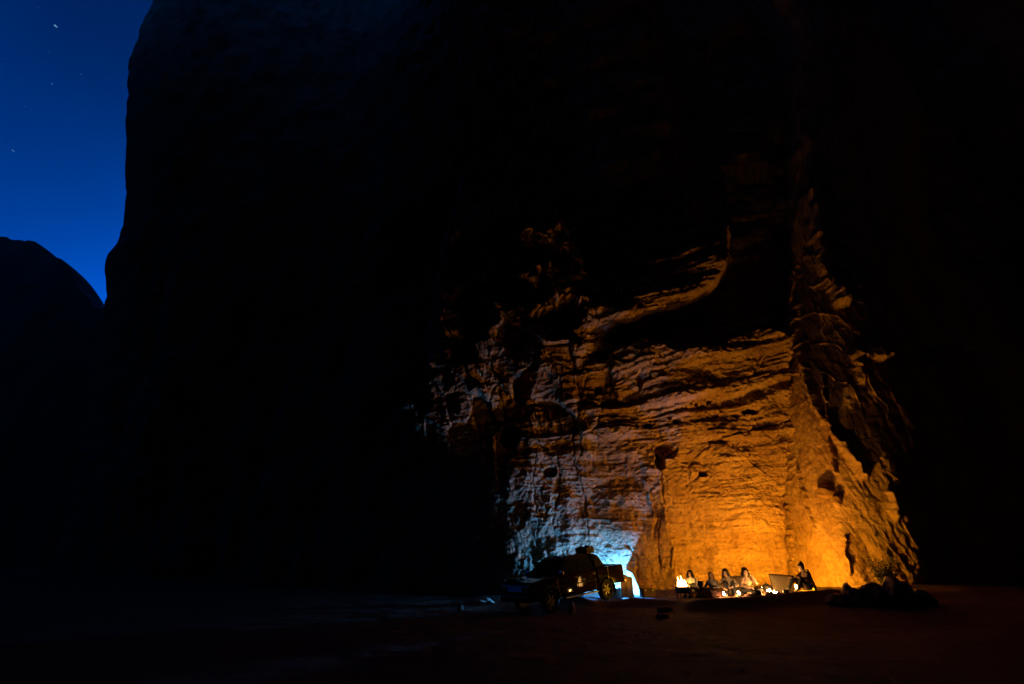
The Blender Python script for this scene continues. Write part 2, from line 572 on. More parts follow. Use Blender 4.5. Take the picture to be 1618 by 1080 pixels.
# tilted beds: strong high up on the right, faint low down
tilt = 0.22 * sstep(5, 11, Z) - 0.02
sb = Z - tilt * (X - 8.0) + 0.24 * fbm(X * 0.22, Z * 0.3, 9.0, 2)
upper = sstep(5.5, 9.0, sb)
bed = noise3(sb * 1.15, X * 0.07, 0.5) + 0.5 * noise3(sb * 2.7, X * 0.13, 4.5) + 0.22 * noise3(sb * 6.3, X * 0.35, 8.5)
bed = np.sign(bed) * np.abs(bed) ** 0.8
rightside = sstep(1.0, 6.0, X)
d = d + near * bed * (0.05 + 0.25 * upper * (0.45 + 0.55 * rightside))
# jointed blocks, strongest on the upper left brow
wx = X + 0.22 * fbm(X * 0.7, Z * 0.7, 3.1, 3)
wz = Z + 0.22 * fbm(X * 0.7, Z * 0.7, 6.1, 3)
ed, r0, r1, r2, ox, oy = cells(wx * 0.62 + 0.25 * wz, wz * 0.55 - 0.1 * wx, 3)
brow = (1 - sstep(1.5, 7.0, X)) * sstep(6.5, 10.5, Z)
blk = 0.38 * r0 + 0.55 * (r1 * ox + r2 * oy) - 0.22 * np.exp(-(ed / 0.05) ** 2)
d = d + near * blk * (0.10 - 0.06 * (1 - sstep(4.0, 7.0, Z)) + 1.0 * brow)
ed2, q0, q1, q2, ox2, oy2 = cells(wx * 1.7 + 0.3 * wz, wz * 1.15, 8)
d = d + near * (0.10 * q0 + 0.2 * (q1 * ox2 + q2 * oy2) - 0.05 * np.exp(-(ed2 / 0.05) ** 2)) * (0.10 + 0.9 * brow + 0.15 * upper)
# vertical ribs low down on the left, where the lantern rakes across
low = (1 - sstep(5.0, 8.0, Z)) * (1 - sstep(3.5, 7.5, X))
d = d + near * low * (0.045 * ridged(X * 1.05 + 0.25 * fbm(X, Z * 0.6, 1.0, 2), Z * 0.16, 4.0, 3) - 0.05)
# thin laminae along the beds
d = d + near * 0.035 * (noise3(sb * 5.5, X * 0.5, 2.5) + 0.6 * noise3(sb * 12.0, X * 0.9, 7.5))
# small angular chips everywhere
ed3, s0, s1, s2, ox3, oy3 = cells(wx * 3.4 + 0.6 * wz, wz * 3.0 - 0.5 * wx, 15)
d = d + near * (0.014 * s0 + 0.045 * (s1 * ox3 + s2 * oy3)) * (0.35 + 0.65 * sstep(-0.3, 0.4, noise3(X * 0.5, Z * 0.5, 3.9)) - 0.2 * (1 - sstep(3.0, 5.5, Z)))
ed4, s0, s1, s2, ox3, oy3 = cells(wx * 7.0 - 0.9 * wz, wz * 7.5, 17)
d = d + near * (0.005 * s0 + 0.020 * (s1 * ox3 + s2 * oy3))
# fine grain
d = d + near * (0.055 * fbm(X * 3.3, Z * 3.9, 5.5, 4) + 0.03 * ridged(X * 2.3, Z * 4.6, 1.5, 3) * (0.4 + 0.6 * upper))


def seg_dist(x, z, pts):
    dm = np.full(x.shape, 1e9)
    for (x0, z0), (x1, z1) in zip(pts, pts[1:]):
        lx, lz = x1 - x0, z1 - z0
        t = np.clip(((x - x0) * lx + (z - z0) * lz) / (lx * lx + lz * lz + 1e-9), 0, 1)
        dm = np.minimum(dm, np.hypot(x - x0 - t * lx, z - z0 - t * lz))
    return dm


wob = 0.06 * fbm(X * 3.0, Z * 3.0, 2.2, 3)
# the arch: a ledge tops the lit beds, the wall steps back above it and a lip springs forward over the hollow
LEDGE = [(900, 612), (945, 575), (985, 548), (1015, 536), (1060, 560), (1130, 548), (1190, 527), (1215, 522), (1245, 540), (1300, 545)]
LIPB = [(900, 520), (950, 527), (985, 520), (1035, 506), (1075, 494), (1110, 478), (1140, 450), (1160, 425), (1190, 385), (1230, 330), (1300, 260)]
lg = np.array([face_guess(*p) for p in LEDGE])
lb = np.array([face_guess(*p) for p in LIPB])
zl = np.interp(X, lg[:, 0], lg[:, 1]) + 0.25 * fbm(X * 0.9, 0.2, 0.4, 3)
zb = np.interp(X, lb[:, 0], lb[:, 1]) + 0.18 * fbm(X * 0.8, 7.2, 0.4, 3)
span = sstep(lg[0, 0], lg[3, 0], X)
wide = 0.65 + 6.0 * sstep(lb[6, 0], lb[8, 0], X)
hollow = span * sstep(0.0, 0.5, Z - zl) * (1 - sstep(-0.1, 1.0, (Z - zb) / wide))
d = d - 1.7 * hollow
lipm = span * sstep(-0.1, 0.9, Z - zb) * (1 - sstep(lb[6, 0], lb[8, 0], X))
d = d + lipm * (0.55 - 0.5 * sstep(0.9, 4.0, Z - zb)) - lipm * 0.9 * sstep(1.0, 9.0, Z - zb)
d = d - 0.22 * np.clip(Z - zb, 0, 14) * sstep(lb[5, 0], lb[8, 0], X)
# left part above the brow: the wall leans back again above the upper rim
rim = np.interp(X, [face_guess(*p)[0] for p in ((700, 380), (760, 350), (850, 330), (900, 380), (940, 470))],
                [face_guess(*p)[1] for p in ((700, 380), (760, 350), (850, 330), (900, 380), (940, 470))])
d = d - near * (1 - span) * 2.6 * sstep(0.0, 5.0, Z - rim)
# round cave high on the wall
for (px, py, rx, rz, dep) in ((893, 500, 1.05, 1.0, 1.1), (1052, 712, 0.52, 0.42, 0.42), (1042, 728, 0.25, 0.5, 0.36), (1026, 671, 0.2, 0.13, 0.5), (1069, 665, 0.2, 0.12, 0.5), (1058, 660, 0.09, 0.09, 0.35),
                              (1113, 747, 0.2, 0.16, 0.55), (1188, 648, 0.42, 0.15, 0.4), (1165, 655, 0.2, 0.12, 0.25), (1122, 632, 0.18, 0.1, 0.25), (1100, 638, 0.09, 0.1, 0.25), (1090, 638, 0.08, 0.07, 0.2),
                              (1188, 540, 0.4, 0.16, 0.4), (948, 612, 0.2, 0.22, 0.35), (1012, 600, 0.18, 0.4, 0.3), (1136, 696, 0.5, 0.12, 0.18), (870, 745, 0.35, 0.25, 0.25), (825, 610, 0.5, 0.8, 0.7), (805, 690, 0.55, 0.7, 0.5)):
    cx, cz = face_guess(px, py)
    r = np.hypot((X - cx) / (rx * 1.1), (Z - cz) / (rz * 1.1)) + 0.22 * fbm(X * 2.2 + px, Z * 2.2, 3.0, 3)
    d = d - 1.6 * dep * (1 - sstep(0.68, 1.02, r))
# dark slot where the beds end against the buttress, and the sharp corner below it
for pts, w, dep in (([(1250, 505), (1258, 560), (1262, 620), (1266, 680)], 0.22, 1.3), ([(1252, 690), (1247, 760), (1245, 850), (1246, 915)], 0.09, 0.6)):
    dm = seg_dist(X + 2.2 * wob + 0.08 * noise3(Z * 1.3, 0.0 * Z, 4.0), Z + wob, [face_guess(*p) for p in pts])
    d = d - dep * np.exp(-(dm / w) ** 2)
# cracks and gashes
for pts, w, dep in (([(913, 600), (918, 640), (905, 690), (908, 730), (925, 785), (930, 860)], 0.035, 0.3),
                    ([(916, 606), (915, 650), (909, 678)], 0.22, 0.5),
                    ([(1048, 700), (1043, 740), (1046, 800), (1038, 850), (1042, 900)], 0.03, 0.25),
                    ([(1030, 850), (1038, 815), (1026, 780)], 0.10, 0.22),
                    ([(1060, 826), (1085, 824)], 0.05, 0.18),
                    ([(1120, 660), (1150, 690), (1195, 735)], 0.02, 0.12),
                    ([(1248, 690), (1246, 760), (1244, 850)], 0.05, 0.3),
                    ([(1085, 766), (1105, 752), (1120, 742)], 0.05, 0.14),
                    ([(1010, 520), (1022, 560), (1026, 600)], 0.04, 0.25),
                    ([(1140, 690), (1215, 672), (1262, 660)], 0.035, 0.3),
                    ([(1205, 880), (1215, 845), (1222, 838)], 0.02, 0.1),
                    ([(845, 640), (850, 700), (842, 760), (852, 830)], 0.03, 0.16),
                    ([(880, 700), (885, 770), (872, 830)], 0.03, 0.16),
                    ([(830, 776), (890, 770), (960, 768)], 0.03, 0.12),
                    ([(990, 862), (1005, 880), (1008, 915)], 0.05, 0.2),
                    ([(770, 560), (790, 620), (800, 660)], 0.06, 0.3),
                    ([(735, 600), (748, 650), (760, 700)], 0.05, 0.3)):
    w3 = [face_guess(*p) for p in pts]
    dm = seg_dist(X + wob, Z + wob, w3)
    d = d - dep * np.exp(-(dm / w) ** 2) * (0.35 + 0.65 * sstep(-0.25, 0.25, noise3(X * 1.6, Z * 1.6, 6.6)))
# thin flakes standing proud beside the cracks
for pts, w, dep in (([(1024, 782), (1033, 812)], 0.08, 0.16), ([(1045, 800), (1050, 822)], 0.09, 0.15), ([(1062, 868), (1058, 895)], 0.07, 0.08),
                    ([(780, 690), (782, 760)], 0.1, 0.15)):
    w3 = [face_guess(*p) for p in pts]
    dm = seg_dist(X + wob, Z + wob, w3)
    d = d + dep * (1 - sstep(w * 0.5, w, dm))
P = np.stack([X, Yw - d, Z], -1)
tag(sheet('cliff_face', P, ROCK, smooth=False), kind='structure')

# ------------------------------------------------------------------ buttress: the rock that comes forward on the right of the corner
PL = np.array([(12.9, 28.0), (13.35, 25.4), (13.6, 23.6), (13.75, 22.9), (13.95, 22.2), (14.5, 21.7), (15.5, 21.45), (16.9, 21.4), (19.5, 22.3), (24, 24.5), (32, 27), (42, 20), (46, 0), (42, -24)], float)


def smooth_path(pl, n=6):
    pts = pl
    for _ in range(n):
        q = 0.75 * pts[:-1] + 0.25 * pts[1:]
        r = 0.25 * pts[:-1] + 0.75 * pts[1:]
        pts = np.concatenate([pts[:1], np.stack([q, r], 1).reshape(-1, 2), pts[-1:]])
    return pts


pp = smooth_path(PL)
sl = np.concatenate([[0], np.cumsum(np.hypot(*np.diff(pp, axis=0).T))])
ss = graded(0, 0.4, 10.5, sl[-1], 0.045, 0.7)
ss = ss[(ss >= 0) & (ss <= sl[-1])]
uz = graded(-1.2, -1.0, 16.0, 110, 0.045, 0.9)
SS, Z = np.meshgrid(ss, uz)
px_, py_ = np.interp(SS, sl, pp[:, 0]), np.interp(SS, sl, pp[:, 1])
tx, ty = np.gradient(np.interp(ss, sl, pp[:, 0]), ss), np.gradient(np.interp(ss, sl, pp[:, 1]), ss)
kern = np.ones(25) / 25
nxv, nyv = np.convolve(ty, kern, 'same'), np.convolve(-tx, kern, 'same')
nl = np.hypot(nxv, nyv)
nx = np.broadcast_to(nxv / nl, SS.shape)
ny = np.broadcast_to(nyv / nl, SS.shape)
zc = np.clip(Z, 0, None)
fin = 1 - sstep(10, 14, SS)
f = fin * (0.10 * fbm(SS * 0.5, Z * 0.35, 4.0, 3) + 0.035 * fbm(SS * 3.0, Z * 2.6, 6.0, 4))
# slanting weathered grain that runs down to the right
g = SS * 1.0 + Z * 0.45
f = f + fin * 0.055 * ridged(g * 1.0, Z * 0.28, 2.0, 4) * (0.5 + 0.5 * sstep(3.0, 6.0, SS))
ed, r0, r1, r2, ox, oy = cells(g * 0.9 + 0.3 * noise3(SS, Z, 1.0), (Z - 0.4 * SS) * 0.45, 21)
f = f + fin * (0.05 * r0 + 0.10 * (r1 * ox + r2 * oy) - 0.06 * np.exp(-(ed / 0.05) ** 2)) * (0.15 + 0.85 * sstep(6, 11, Z + 0.4 * SS - 3))
f = f + (1 - fin) * (1.6 * fbm(SS * 0.1, Z * 0.06, 2.0, 4))


def butt_guess(px, py):
    """(s, z) of the smooth buttress nearest the ray through a photograph pixel."""
    dd = pix_dir(px, py)
    best = None
    for y in np.linspace(14, 26, 240):
        z = CAM_Z + y * dd.z / dd.y
        x = y * dd.x / dd.y
        bx = pp[:, 0] + 0.085 * max(z, 0) + 0.16 * max(0, z - 9)
        by = pp[:, 1] - 0.15 * min(max(z, 0), 9) 
        q = np.hypot(bx - x, by - y)
        j = int(np.argmin(q))
        if best is None or q[j] < best[0]:
            best = (q[j], sl[j], z)
    return best[1], best[2]


wob = 0.08 * fbm(SS * 2.5, Z * 2.5, 2.2, 3)
for pts, w, dep in (([(1275, 575), (1290, 640), (1320, 690), (1345, 720), (1365, 750)], 0.17, 0.42), ([(1262, 745), (1275, 780), (1290, 835)], 0.04, 0.25),
                    ([(1310, 700), (1322, 745)], 0.06, 0.3), ([(1345, 905), (1340, 880), (1335, 850)], 0.05, 0.2), ([(1405, 780), (1415, 815)], 0.16, 0.3),
                    ([(1300, 600), (1310, 660), (1316, 690)], 0.05, 0.25), ([(1290, 330), (1300, 420), (1330, 480)], 0.25, 0.5), ([(1350, 560), (1360, 600)], 0.2, 0.4)):
    dm = seg_dist(SS + wob, Z + wob, [butt_guess(*p) for p in pts])
    f = f - dep * np.exp(-(dm / w) ** 2)
for (px, py, rs, rz, dep) in ((1306, 778, 0.42, 0.24, 0.5), (1322, 790, 0.2, 0.3, 0.3), (1380, 560, 0.9, 0.4, 0.5), (1330, 470, 0.5, 0.7, 0.4), (1290, 300, 0.5, 0.5, 0.4)):
    cs, cz = butt_guess(px, py)
    r = np.hypot((SS - cs) / rs, (Z - cz) / rz) + 0.25 * fbm(SS * 2.2 + px, Z * 2.2, 3.0, 3)
    f = f - dep * (1 - sstep(0.55, 1.05, r))
f = f * sstep(-0.2, 1.2, SS)
lx = 0.085 * np.minimum(zc, 40) + 0.16 * np.clip(zc - 9, 0, 30)
ly = -0.15 * np.minimum(zc, 9) - 0.0 * zc
far = sstep(14, 30, SS)
P = np.stack([px_ + nx * f * -1 + lx * (1 - far) - 0.10 * zc * far, py_ - ny * f + ly * (1 - far), Z], -1)
tag(sheet('cliff_buttress', P, ROCK, flip=True, smooth=False), kind='structure')

# ------------------------------------------------------------------ unseen wall added behind the camera to shut out skylight
OP = smooth_path(np.array([(44, -20), (26, -24), (8, -19), (-8, -15), (-22, -10), (-34, -3), (-50, 4), (-75, 14), (-110, 30)], float), 4)
ol = np.concatenate([[0], np.cumsum(np.hypot(*np.diff(OP, axis=0).T))])
os_ = np.arange(0, ol[-1], 1.0)
oz = np.arange(-1.5, 80, 1.2)
SS, Z = np.meshgrid(os_, oz)
ax, ay = np.interp(SS, ol, OP[:, 0]), np.interp(SS, ol, OP[:, 1])
q = 2.2 * fbm(SS * 0.06, Z * 0.04, 9.0, 4) + 0.6 * ridged(SS * 0.2, Z * 0.1, 2.0, 3)
inw = 0.16 * np.clip(Z, 0, 90)
P = np.stack([ax + 0.35 * (inw + q), ay + 0.95 * (inw + q) - 0.006 * np.clip(Z - 20, 0, None) ** 1.2, Z], -1)
tag(sheet('sky_shade_wall', P, ROCK_FAR, flip=False), kind='structure')

# ------------------------------------------------------------------ rounded hill in the gap on the left
HILL_PX = [(-140, 372), (-80, 362), (-30, 364), (0, 374), (28, 381), (57, 382), (78, 398), (84, 404), (102, 412), (116, 430), (119, 448), (132, 462), (147, 476), (150, 486), (165, 488), (230, 492), (330, 520)]
HY = 78.0
hx, hz = [], []
for p in HILL_PX:
    dd = pix_dir(*p)
    hx.append(HY * dd.x / dd.y)
    hz.append(CAM_Z + HY * dd.z / dd.y)
cx = np.arange(hx[0], hx[-1], 0.5)
top = np.interp(cx, hx, hz) + 0.4 * fbm(cx * 0.6, 1.0, 2.0, 4)
tt = np.linspace(-1, 1, 61)
T, XX = np.meshgrid(tt, cx, indexing='ij')
TOP = np.broadcast_to(top, XX.shape)
prof = np.where(T < 0, np.sqrt(np.clip(1 - np.abs(T) ** 2.6, 0, 1)), np.sqrt(np.clip(1 - np.abs(T) ** 2.2, 0, 1)))
ZZ = -1 + (TOP + 1) * prof
YY = HY + np.where(T < 0, 5 * T, 30 * T) + 1.2 * fbm(XX * 0.12, ZZ * 0.12, 4.0, 4) * (1 - prof ** 6)
tag(sheet('rock_hill', np.stack([XX, YY, ZZ], -1), ROCK_FAR), kind='structure')

# ------------------------------------------------------------------ pickup truck, nose down the slope
def prism(bm, outline, y0, y1):
    """side outline (x, z) extruded across the truck from y0 to y1."""
    a = [bm.verts.new((x, y0, z)) for x, z in outline]
    b = [bm.verts.new((x, y1, z)) for x, z in outline]
    n = len(outline)
    fa = bm.faces.new(a)
    fb = bm.faces.new(b[::-1])
    for i in range(n):
        bm.faces.new((a[i], b[i], b[(i + 1) % n], a[(i + 1) % n]))
    bmesh.ops.recalc_face_normals(bm, faces=bm.faces)
    return fa, fb


def arch(cx, cz, r, n=10):
    return [(cx + r * math.cos(t), cz + r * math.sin(t)) for t in [math.pi * i / n for i in range(n + 1)]]


def slab(quad, u0, u1, v0, v1, out, t=0.010):
    """thin pane lying on a four-sided face (corners: bottom a, bottom b, top b, top a), moved out by out."""
    q = [Vector(c) for c in quad]
    n = (q[1] - q[0]).cross(q[3] - q[0]).normalized()

    def pt(u, v):
        return (q[0] * (1 - u) + q[1] * u) * (1 - v) + (q[3] * (1 - u) + q[2] * u) * v

    bm = bmesh.new()
    c = [pt(u0, v0), pt(u1, v0), pt(u1, v1), pt(u0, v1)]
    lo = [bm.verts.new(p + n * (out - t)) for p in c]
    hi = [bm.verts.new(p + n * out) for p in c]
    bm.faces.new(lo[::-1])
    bm.faces.new(hi)
    for i in range(4):
        bm.faces.new((lo[i], lo[(i + 1) % 4], hi[(i + 1) % 4], hi[i]))
    bmesh.ops.recalc_face_normals(bm, faces=bm.faces)
    bmesh.ops.bevel(bm, geom=list(bm.edges), offset=0.003, segments=1, affect='EDGES')
    return bm


def make_truck():
    T = empty('pickup_truck', (2.135, 20.865, 0.25))
    T.rotation_euler = (0, R(6.0), R(218))
    tag(T, 'dark double cab pickup truck parked nose down in front of the cliff', 'truck')
    bm = bmesh.new()
    out = [(2.40, 0.46), (2.50, 0.60), (2.49, 0.86), (2.44, 1.00), (2.30, 1.07), (1.75, 1.135), (1.12, 1.17), (-1.09, 1.19), (-1.09, 0.44), (0.98, 0.40)]
    ar = arch(1.52, 0.40, 0.46)[::-1]
    out = out + ar[:]
    fa, fb = prism(bm, out, -0.88, 0.88)
    ed = [e for e in bm.edges if len({round(v.co.y, 2) for v in e.verts}) == 1]
    bmesh.ops.bevel(bm, geom=ed, offset=0.045, segments=3, affect='EDGES')
    for v in bm.verts:                                   # sides curve in a little towards the sill and the nose
        t = (v.co.z - 0.78) / 0.4
        v.co.y *= 1.0 - 0.03 * t * t - 0.05 * max(0.0, (v.co.x - 1.9) / 0.6) ** 2
    from_bm('body', bm, PAINT, T, smooth=False)
    body = T.children[0]
    # shut lines of the doors
    for x in (1.02, 0.02, -0.98):
        bm = bmesh.new()
        box(bm, (x, 0.872, 0.80), (0.012, 0.012, 0.62))
        from_bm('door_seam', bm, PLASTIC, body)
    bm = bmesh.new()
    tube(bm, [(1.9, 0.893, 0.80), (1.0, 0.899, 0.79), (-1.05, 0.899, 0.80)], 0.016, 6)
    from_bm('side_moulding', bm, PLASTIC, body)
    # cab
    B = [(1.22, 0.85, 1.165), (-1.07, 0.85, 1.185)]
    Rr = [(0.40, 0.68, 1.71), (-0.93, 0.68, 1.73)]
    C = [(0.22, 0.58, 1.79), (-0.86, 0.58, 1.80)]
    bm = bmesh.new()
    lev = []
    for L in (B, Rr, C):
        (xf, y, zf), (xr, _, zr) = L
        lev.append([bm.verts.new(p) for p in ((xf, -y, zf), (xf, y, zf), (xr, y, zr), (xr, -y, zr))])
    for l0, l1 in zip(lev, lev[1:]):
        for i in range(4):
            bm.faces.new((l0[i], l0[(i + 1) % 4], l1[(i + 1) % 4], l1[i]))
    bm.faces.new(lev[-1])
    bm.faces.new(lev[0][::-1])
    bmesh.ops.recalc_face_normals(bm, faces=bm.faces)
    bmesh.ops.bevel(bm, geom=[e for e in bm.edges if max(v.co.z for v in e.verts) > 1.3], offset=0.05, segments=3, affect='EDGES')
    cab = from_bm('cab', bm, PAINT, T, smooth=False)
    (bx0, by, bz0), (bx1, _, bz1) = B
    (rx0, ry, rz0), (rx1, _, rz1) = Rr
    ws = [(bx0, by, bz0), (bx0, -by, bz0), (rx0, -ry, rz0), (rx0, ry, rz0)]
    ws = ws if (Vector(ws[1]) - Vector(ws[0])).cross(Vector(ws[3]) - Vector(ws[0])).x > 0 else [ws[1], ws[0], ws[3], ws[2]]
    from_bm('windscreen', slab(ws, 0.07, 0.93, 0.06, 0.92, 0.006), GLASS, T)
    rw = [(bx1, -by, bz1), (bx1, by, bz1), (rx1, ry, rz1), (rx1, -ry, rz1)]
    rw = rw if (Vector(rw[1]) - Vector(rw[0])).cross(Vector(rw[3]) - Vector(rw[0])).x < 0 else [rw[1], rw[0], rw[3], rw[2]]
    from_bm('rear_window', slab(rw, 0.12, 0.88, 0.2, 0.88, 0.006), GLASS, T)
    for s in (1, -1):
        q = [(bx1, s * by, bz1), (bx0, s * by, bz0), (rx0, s * ry, rz0), (rx1, s * ry, rz1)]
        flip = (Vector(q[1]) - Vector(q[0])).cross(Vector(q[3]) - Vector(q[0])).y * s < 0
        for u0, u1 in ((0.06, 0.46), (0.50, 0.86)):
            if flip:
                qq = [q[1], q[0], q[3], q[2]]
                u0, u1 = 1 - u1, 1 - u0
            else:
                qq = q
            from_bm('side_window', slab(qq, u0, u1, 0.06, 0.90, 0.007), GLASS, T)
    # load bed: two sides, front panel, floor, tailgate
    out = [(-1.12, 0.52), (-1.12, 1.20), (-2.74, 1.21), (-2.77, 0.62), (-2.70, 0.52)] + arch(-1.565, 0.40, 0.46)
    out = [(-1.12, 1.20), (-2.74, 1.21), (-2.78, 0.64), (-2.70, 0.52)] + [p for p in arch(-1.565, 0.40, 0.46)[::-1] if p[0] < -1.13 and p[1] > 0.45] + [(-1.12, 0.52)]
    for s in (1, -1):
        bm = bmesh.new()
        prism(bm, out, s * 0.76, s * 0.87)
        ed = [e for e in bm.edges if all(abs(v.co.y) > 0.86 for v in e.verts)]
        bmesh.ops.bevel(bm, geom=ed, offset=0.03, segments=2, affect='EDGES')
        from_bm('bed_side', bm, PAINT, T)
    from_bm('bed_floor', rbox((-1.94, 0, 0.70), (1.56, 1.5, 0.05), 0.01), PLASTIC, T)
    from_bm('bed_front_panel', rbox((-1.15, 0, 0.95), (0.04, 1.5, 0.46), 0.01), PAINT, T)
    tg = from_bm('tailgate', rbox((-2.75, 0, 0.93), (0.06, 1.5, 0.54), 0.02), PAINT, T)
    from_bm('tailgate_handle', rbox((-2.79, 0, 1.06), (0.02, 0.22, 0.05), 0.006), PLASTIC, tg)
    from_bm('rear_bumper', rbox((-2.86, 0, 0.56), (0.14, 1.66, 0.15), 0.04), CHROME, T)
    for s in (1, -1):
        from_bm('tail_light', rbox((-2.765, s * 0.815, 0.98), (0.05, 0.10, 0.34), 0.015), TAIL, T)
    # nose
    fb_ = from_bm('front_bumper', rbox((2.50, 0, 0.56), (0.16, 1.70, 0.24), 0.06, seg=3), PAINT, T)
    from_bm('air_intake', rbox((2.576, 0, 0.54), (0.02, 0.9, 0.10), 0.008), PLASTIC, fb_)
    gr = from_bm('grille', rbox((2.485, 0, 0.86), (0.05, 0.90, 0.20), 0.02), PLASTIC, T)
    for z in (0.80, 0.86, 0.92):
        from_bm('grille_bar', rbox((2.515, 0, z), (0.02, 0.86, 0.018), 0.005), CHROME, gr)
    for s in (1, -1):
        bm = bmesh.new()
        box(bm, (2.41, s * 0.63, 0.90), (0.22, 0.34, 0.17), Matrix.Rotation(s * R(-22), 4, 'Z'))
        bevel_all(bm, 0.05, 3)
        hl = from_bm('headlight', bm, LENS, T)
        bm = bmesh.new()
        lathe(bm, [(0.05, 0.0), (0.055, 0.015), (0.03, 0.03)], 14, Matrix.Translation((2.52, s * 0.60, 0.90)) @ Matrix.Rotation(R(90), 4, 'Y'))
        from_bm('reflector', bm, CHROME, hl)
        bm = bmesh.new()
        lathe(bm, [(0.05, 0.0), (0.05, 0.012), (0.03, 0.02)], 14, Matrix.Translation((2.565, s * 0.66, 0.58)) @ Matrix.Rotation(R(90), 4, 'Y'))
        from_bm('fog_lamp', bm, LENS, T)
        # door mirrors
        bm = bmesh.new()
        box(bm, (0.98, s * 1.0, 1.25), (0.10, 0.22, 0.16))
        bevel_all(bm, 0.035, 3)
        mr_ = from_bm('door_mirror', bm, CHROME, T)
        from_bm('mirror_arm', rbox((0.96, s * 0.88, 1.19), (0.06, 0.10, 0.04), 0.01), PLASTIC, mr_)
        # handles
        for x in (0.14, -0.86):
            bm = bmesh.new()
            tube(bm, [(x + 0.09, s * 0.885, 1.02), (x + 0.07, s * 0.915, 1.025), (x - 0.07, s * 0.915, 1.025), (x - 0.09, s * 0.885, 1.02)], 0.016, 8)
            from_bm('door_handle', bm, CHROME, T, smooth=True)
        # running board
        sb_ = from_bm('running_board', rbox((-0.03, s * 0.96, 0.40), (1.78, 0.17, 0.045), 0.018), STEP, T)
        for x in (0.7, -0.05, -0.75):
            from_bm('step_bracket', rbox((x, s * 0.86, 0.42), (0.05, 0.16, 0.05), 0.008), PLASTIC, sb_)
        # wheel arch flares and mud flaps
        for cx in (1.52, -1.565):
            bm = bmesh.new()
            pts = [(cx + 0.47 * math.cos(t), s * 0.885, 0.40 + 0.47 * math.sin(t)) for t in [math.pi * i / 14 for i in range(15)] if not (cx < 0 and 0.47 * math.cos(t) > 0.43)]
            tube(bm, pts, 0.028, 6)
            from_bm('arch_flare', bm, PLASTIC, T, smooth=True)
        from_bm('mud_flap', rbox((-2.08, s * 0.78, 0.36), (0.015, 0.24, 0.30), 0.004), RUBBER, T)
    # chassis and axles
    bm = bmesh.new()
    for s in (0.42, -0.42):
        box(bm, (-0.2, s, 0.46), (4.7, 0.09, 0.12))
    for x in (1.52, -1.565):
        tube(bm, [(x, -0.75, 0.38), (x, 0.75, 0.38)], 0.05, 8)
    from_bm('chassis', bm, PLASTIC, T)
    # wheels
    first = None
    for cx, s in ((1.52, 1), (1.52, -1), (-1.565, 1), (-1.565, -1)):
        W = bpy.data.objects.new('wheel', None)
        W.empty_display_size = 0.2
        link(W, T)
        W.location = (cx, s * 0.79, 0.38)
        W.rotation_euler = (R(-90) if s > 0 else R(90), 0, 0)       # local +Z points outwards
        if first is None:
            bm = bmesh.new()
            lathe(bm, [(0.235, -0.115), (0.33, -0.125), (0.372, -0.10), (0.384, -0.05), (0.384, 0.05), (0.372, 0.10), (0.33, 0.125), (0.235, 0.115), (0.225, 0.0)], 36)
            ty = from_bm('tyre', bm, RUBBER, W, smooth=True)
            bm = bmesh.new()
            lathe(bm, [(0.245, -0.08), (0.245, 0.10), (0.225, 0.112), (0.215, 0.09), (0.205, 0.03), (0.05, 0.02)], 36)
            for i in range(6):
                a = 2 * math.pi * i / 6
                m = Matrix.Rotation(a, 4, 'Z')
                v = [bm.verts.new(m @ Vector(p)) for p in ((0.03, -0.045, 0.085), (0.225, -0.03, 0.098), (0.225, 0.03, 0.098), (0.03, 0.045, 0.085),
                                                           (0.03, -0.05, 0.03), (0.225, -0.04, 0.03), (0.225, 0.04, 0.03), (0.03, 0.05, 0.03))]
                for f in ((0, 1, 2, 3), (4, 7, 6, 5), (0, 4, 5, 1), (3, 2, 6, 7), (1, 5, 6, 2), (0, 3, 7, 4)):
                    bm.faces.new([v[j] for j in f])
            lathe(bm, [(0.065, 0.03), (0.065, 0.10), (0.045, 0.115)], 16)
            bmesh.ops.recalc_face_normals(bm, faces=bm.faces)
            ri = from_bm('rim', bm, ALLOY, W)
            first = (ty, ri)
        else:
            for src in first:
                link(src.copy(), W)
    bm = bmesh.new()
    tube(bm, [(0.95, -0.70, 1.2), (0.90, -0.72, 1.95)], [0.006, 0.003], 5)
    from_bm('antenna', bm, PLASTIC, T)
    return T


TRUCK = make_truck()
bpy.context.view_layer.update()
TM = TRUCK.matrix_basis.copy()


def on_truck(x, y, z):
    return TM @ Vector((x, y, z))


def bezier(pts, n=8):
    """smooth curve through the points."""
    p = [Vector(q) for q in pts]
    p = [p[0]] + p + [p[-1]]
    out = []
    for i in range(1, len(p) - 2):
        for k in range(n):
            t = k / n
            out.append(0.5 * (2 * p[i] + (p[i + 1] - p[i - 1]) * t + (2 * p[i - 1] - 5 * p[i] + 4 * p[i + 1] - p[i + 2]) * t * t
                              + (3 * p[i] - p[i - 1] - 3 * p[i + 1] + p[i + 2]) * t ** 3))
    return out + [p[-1]]


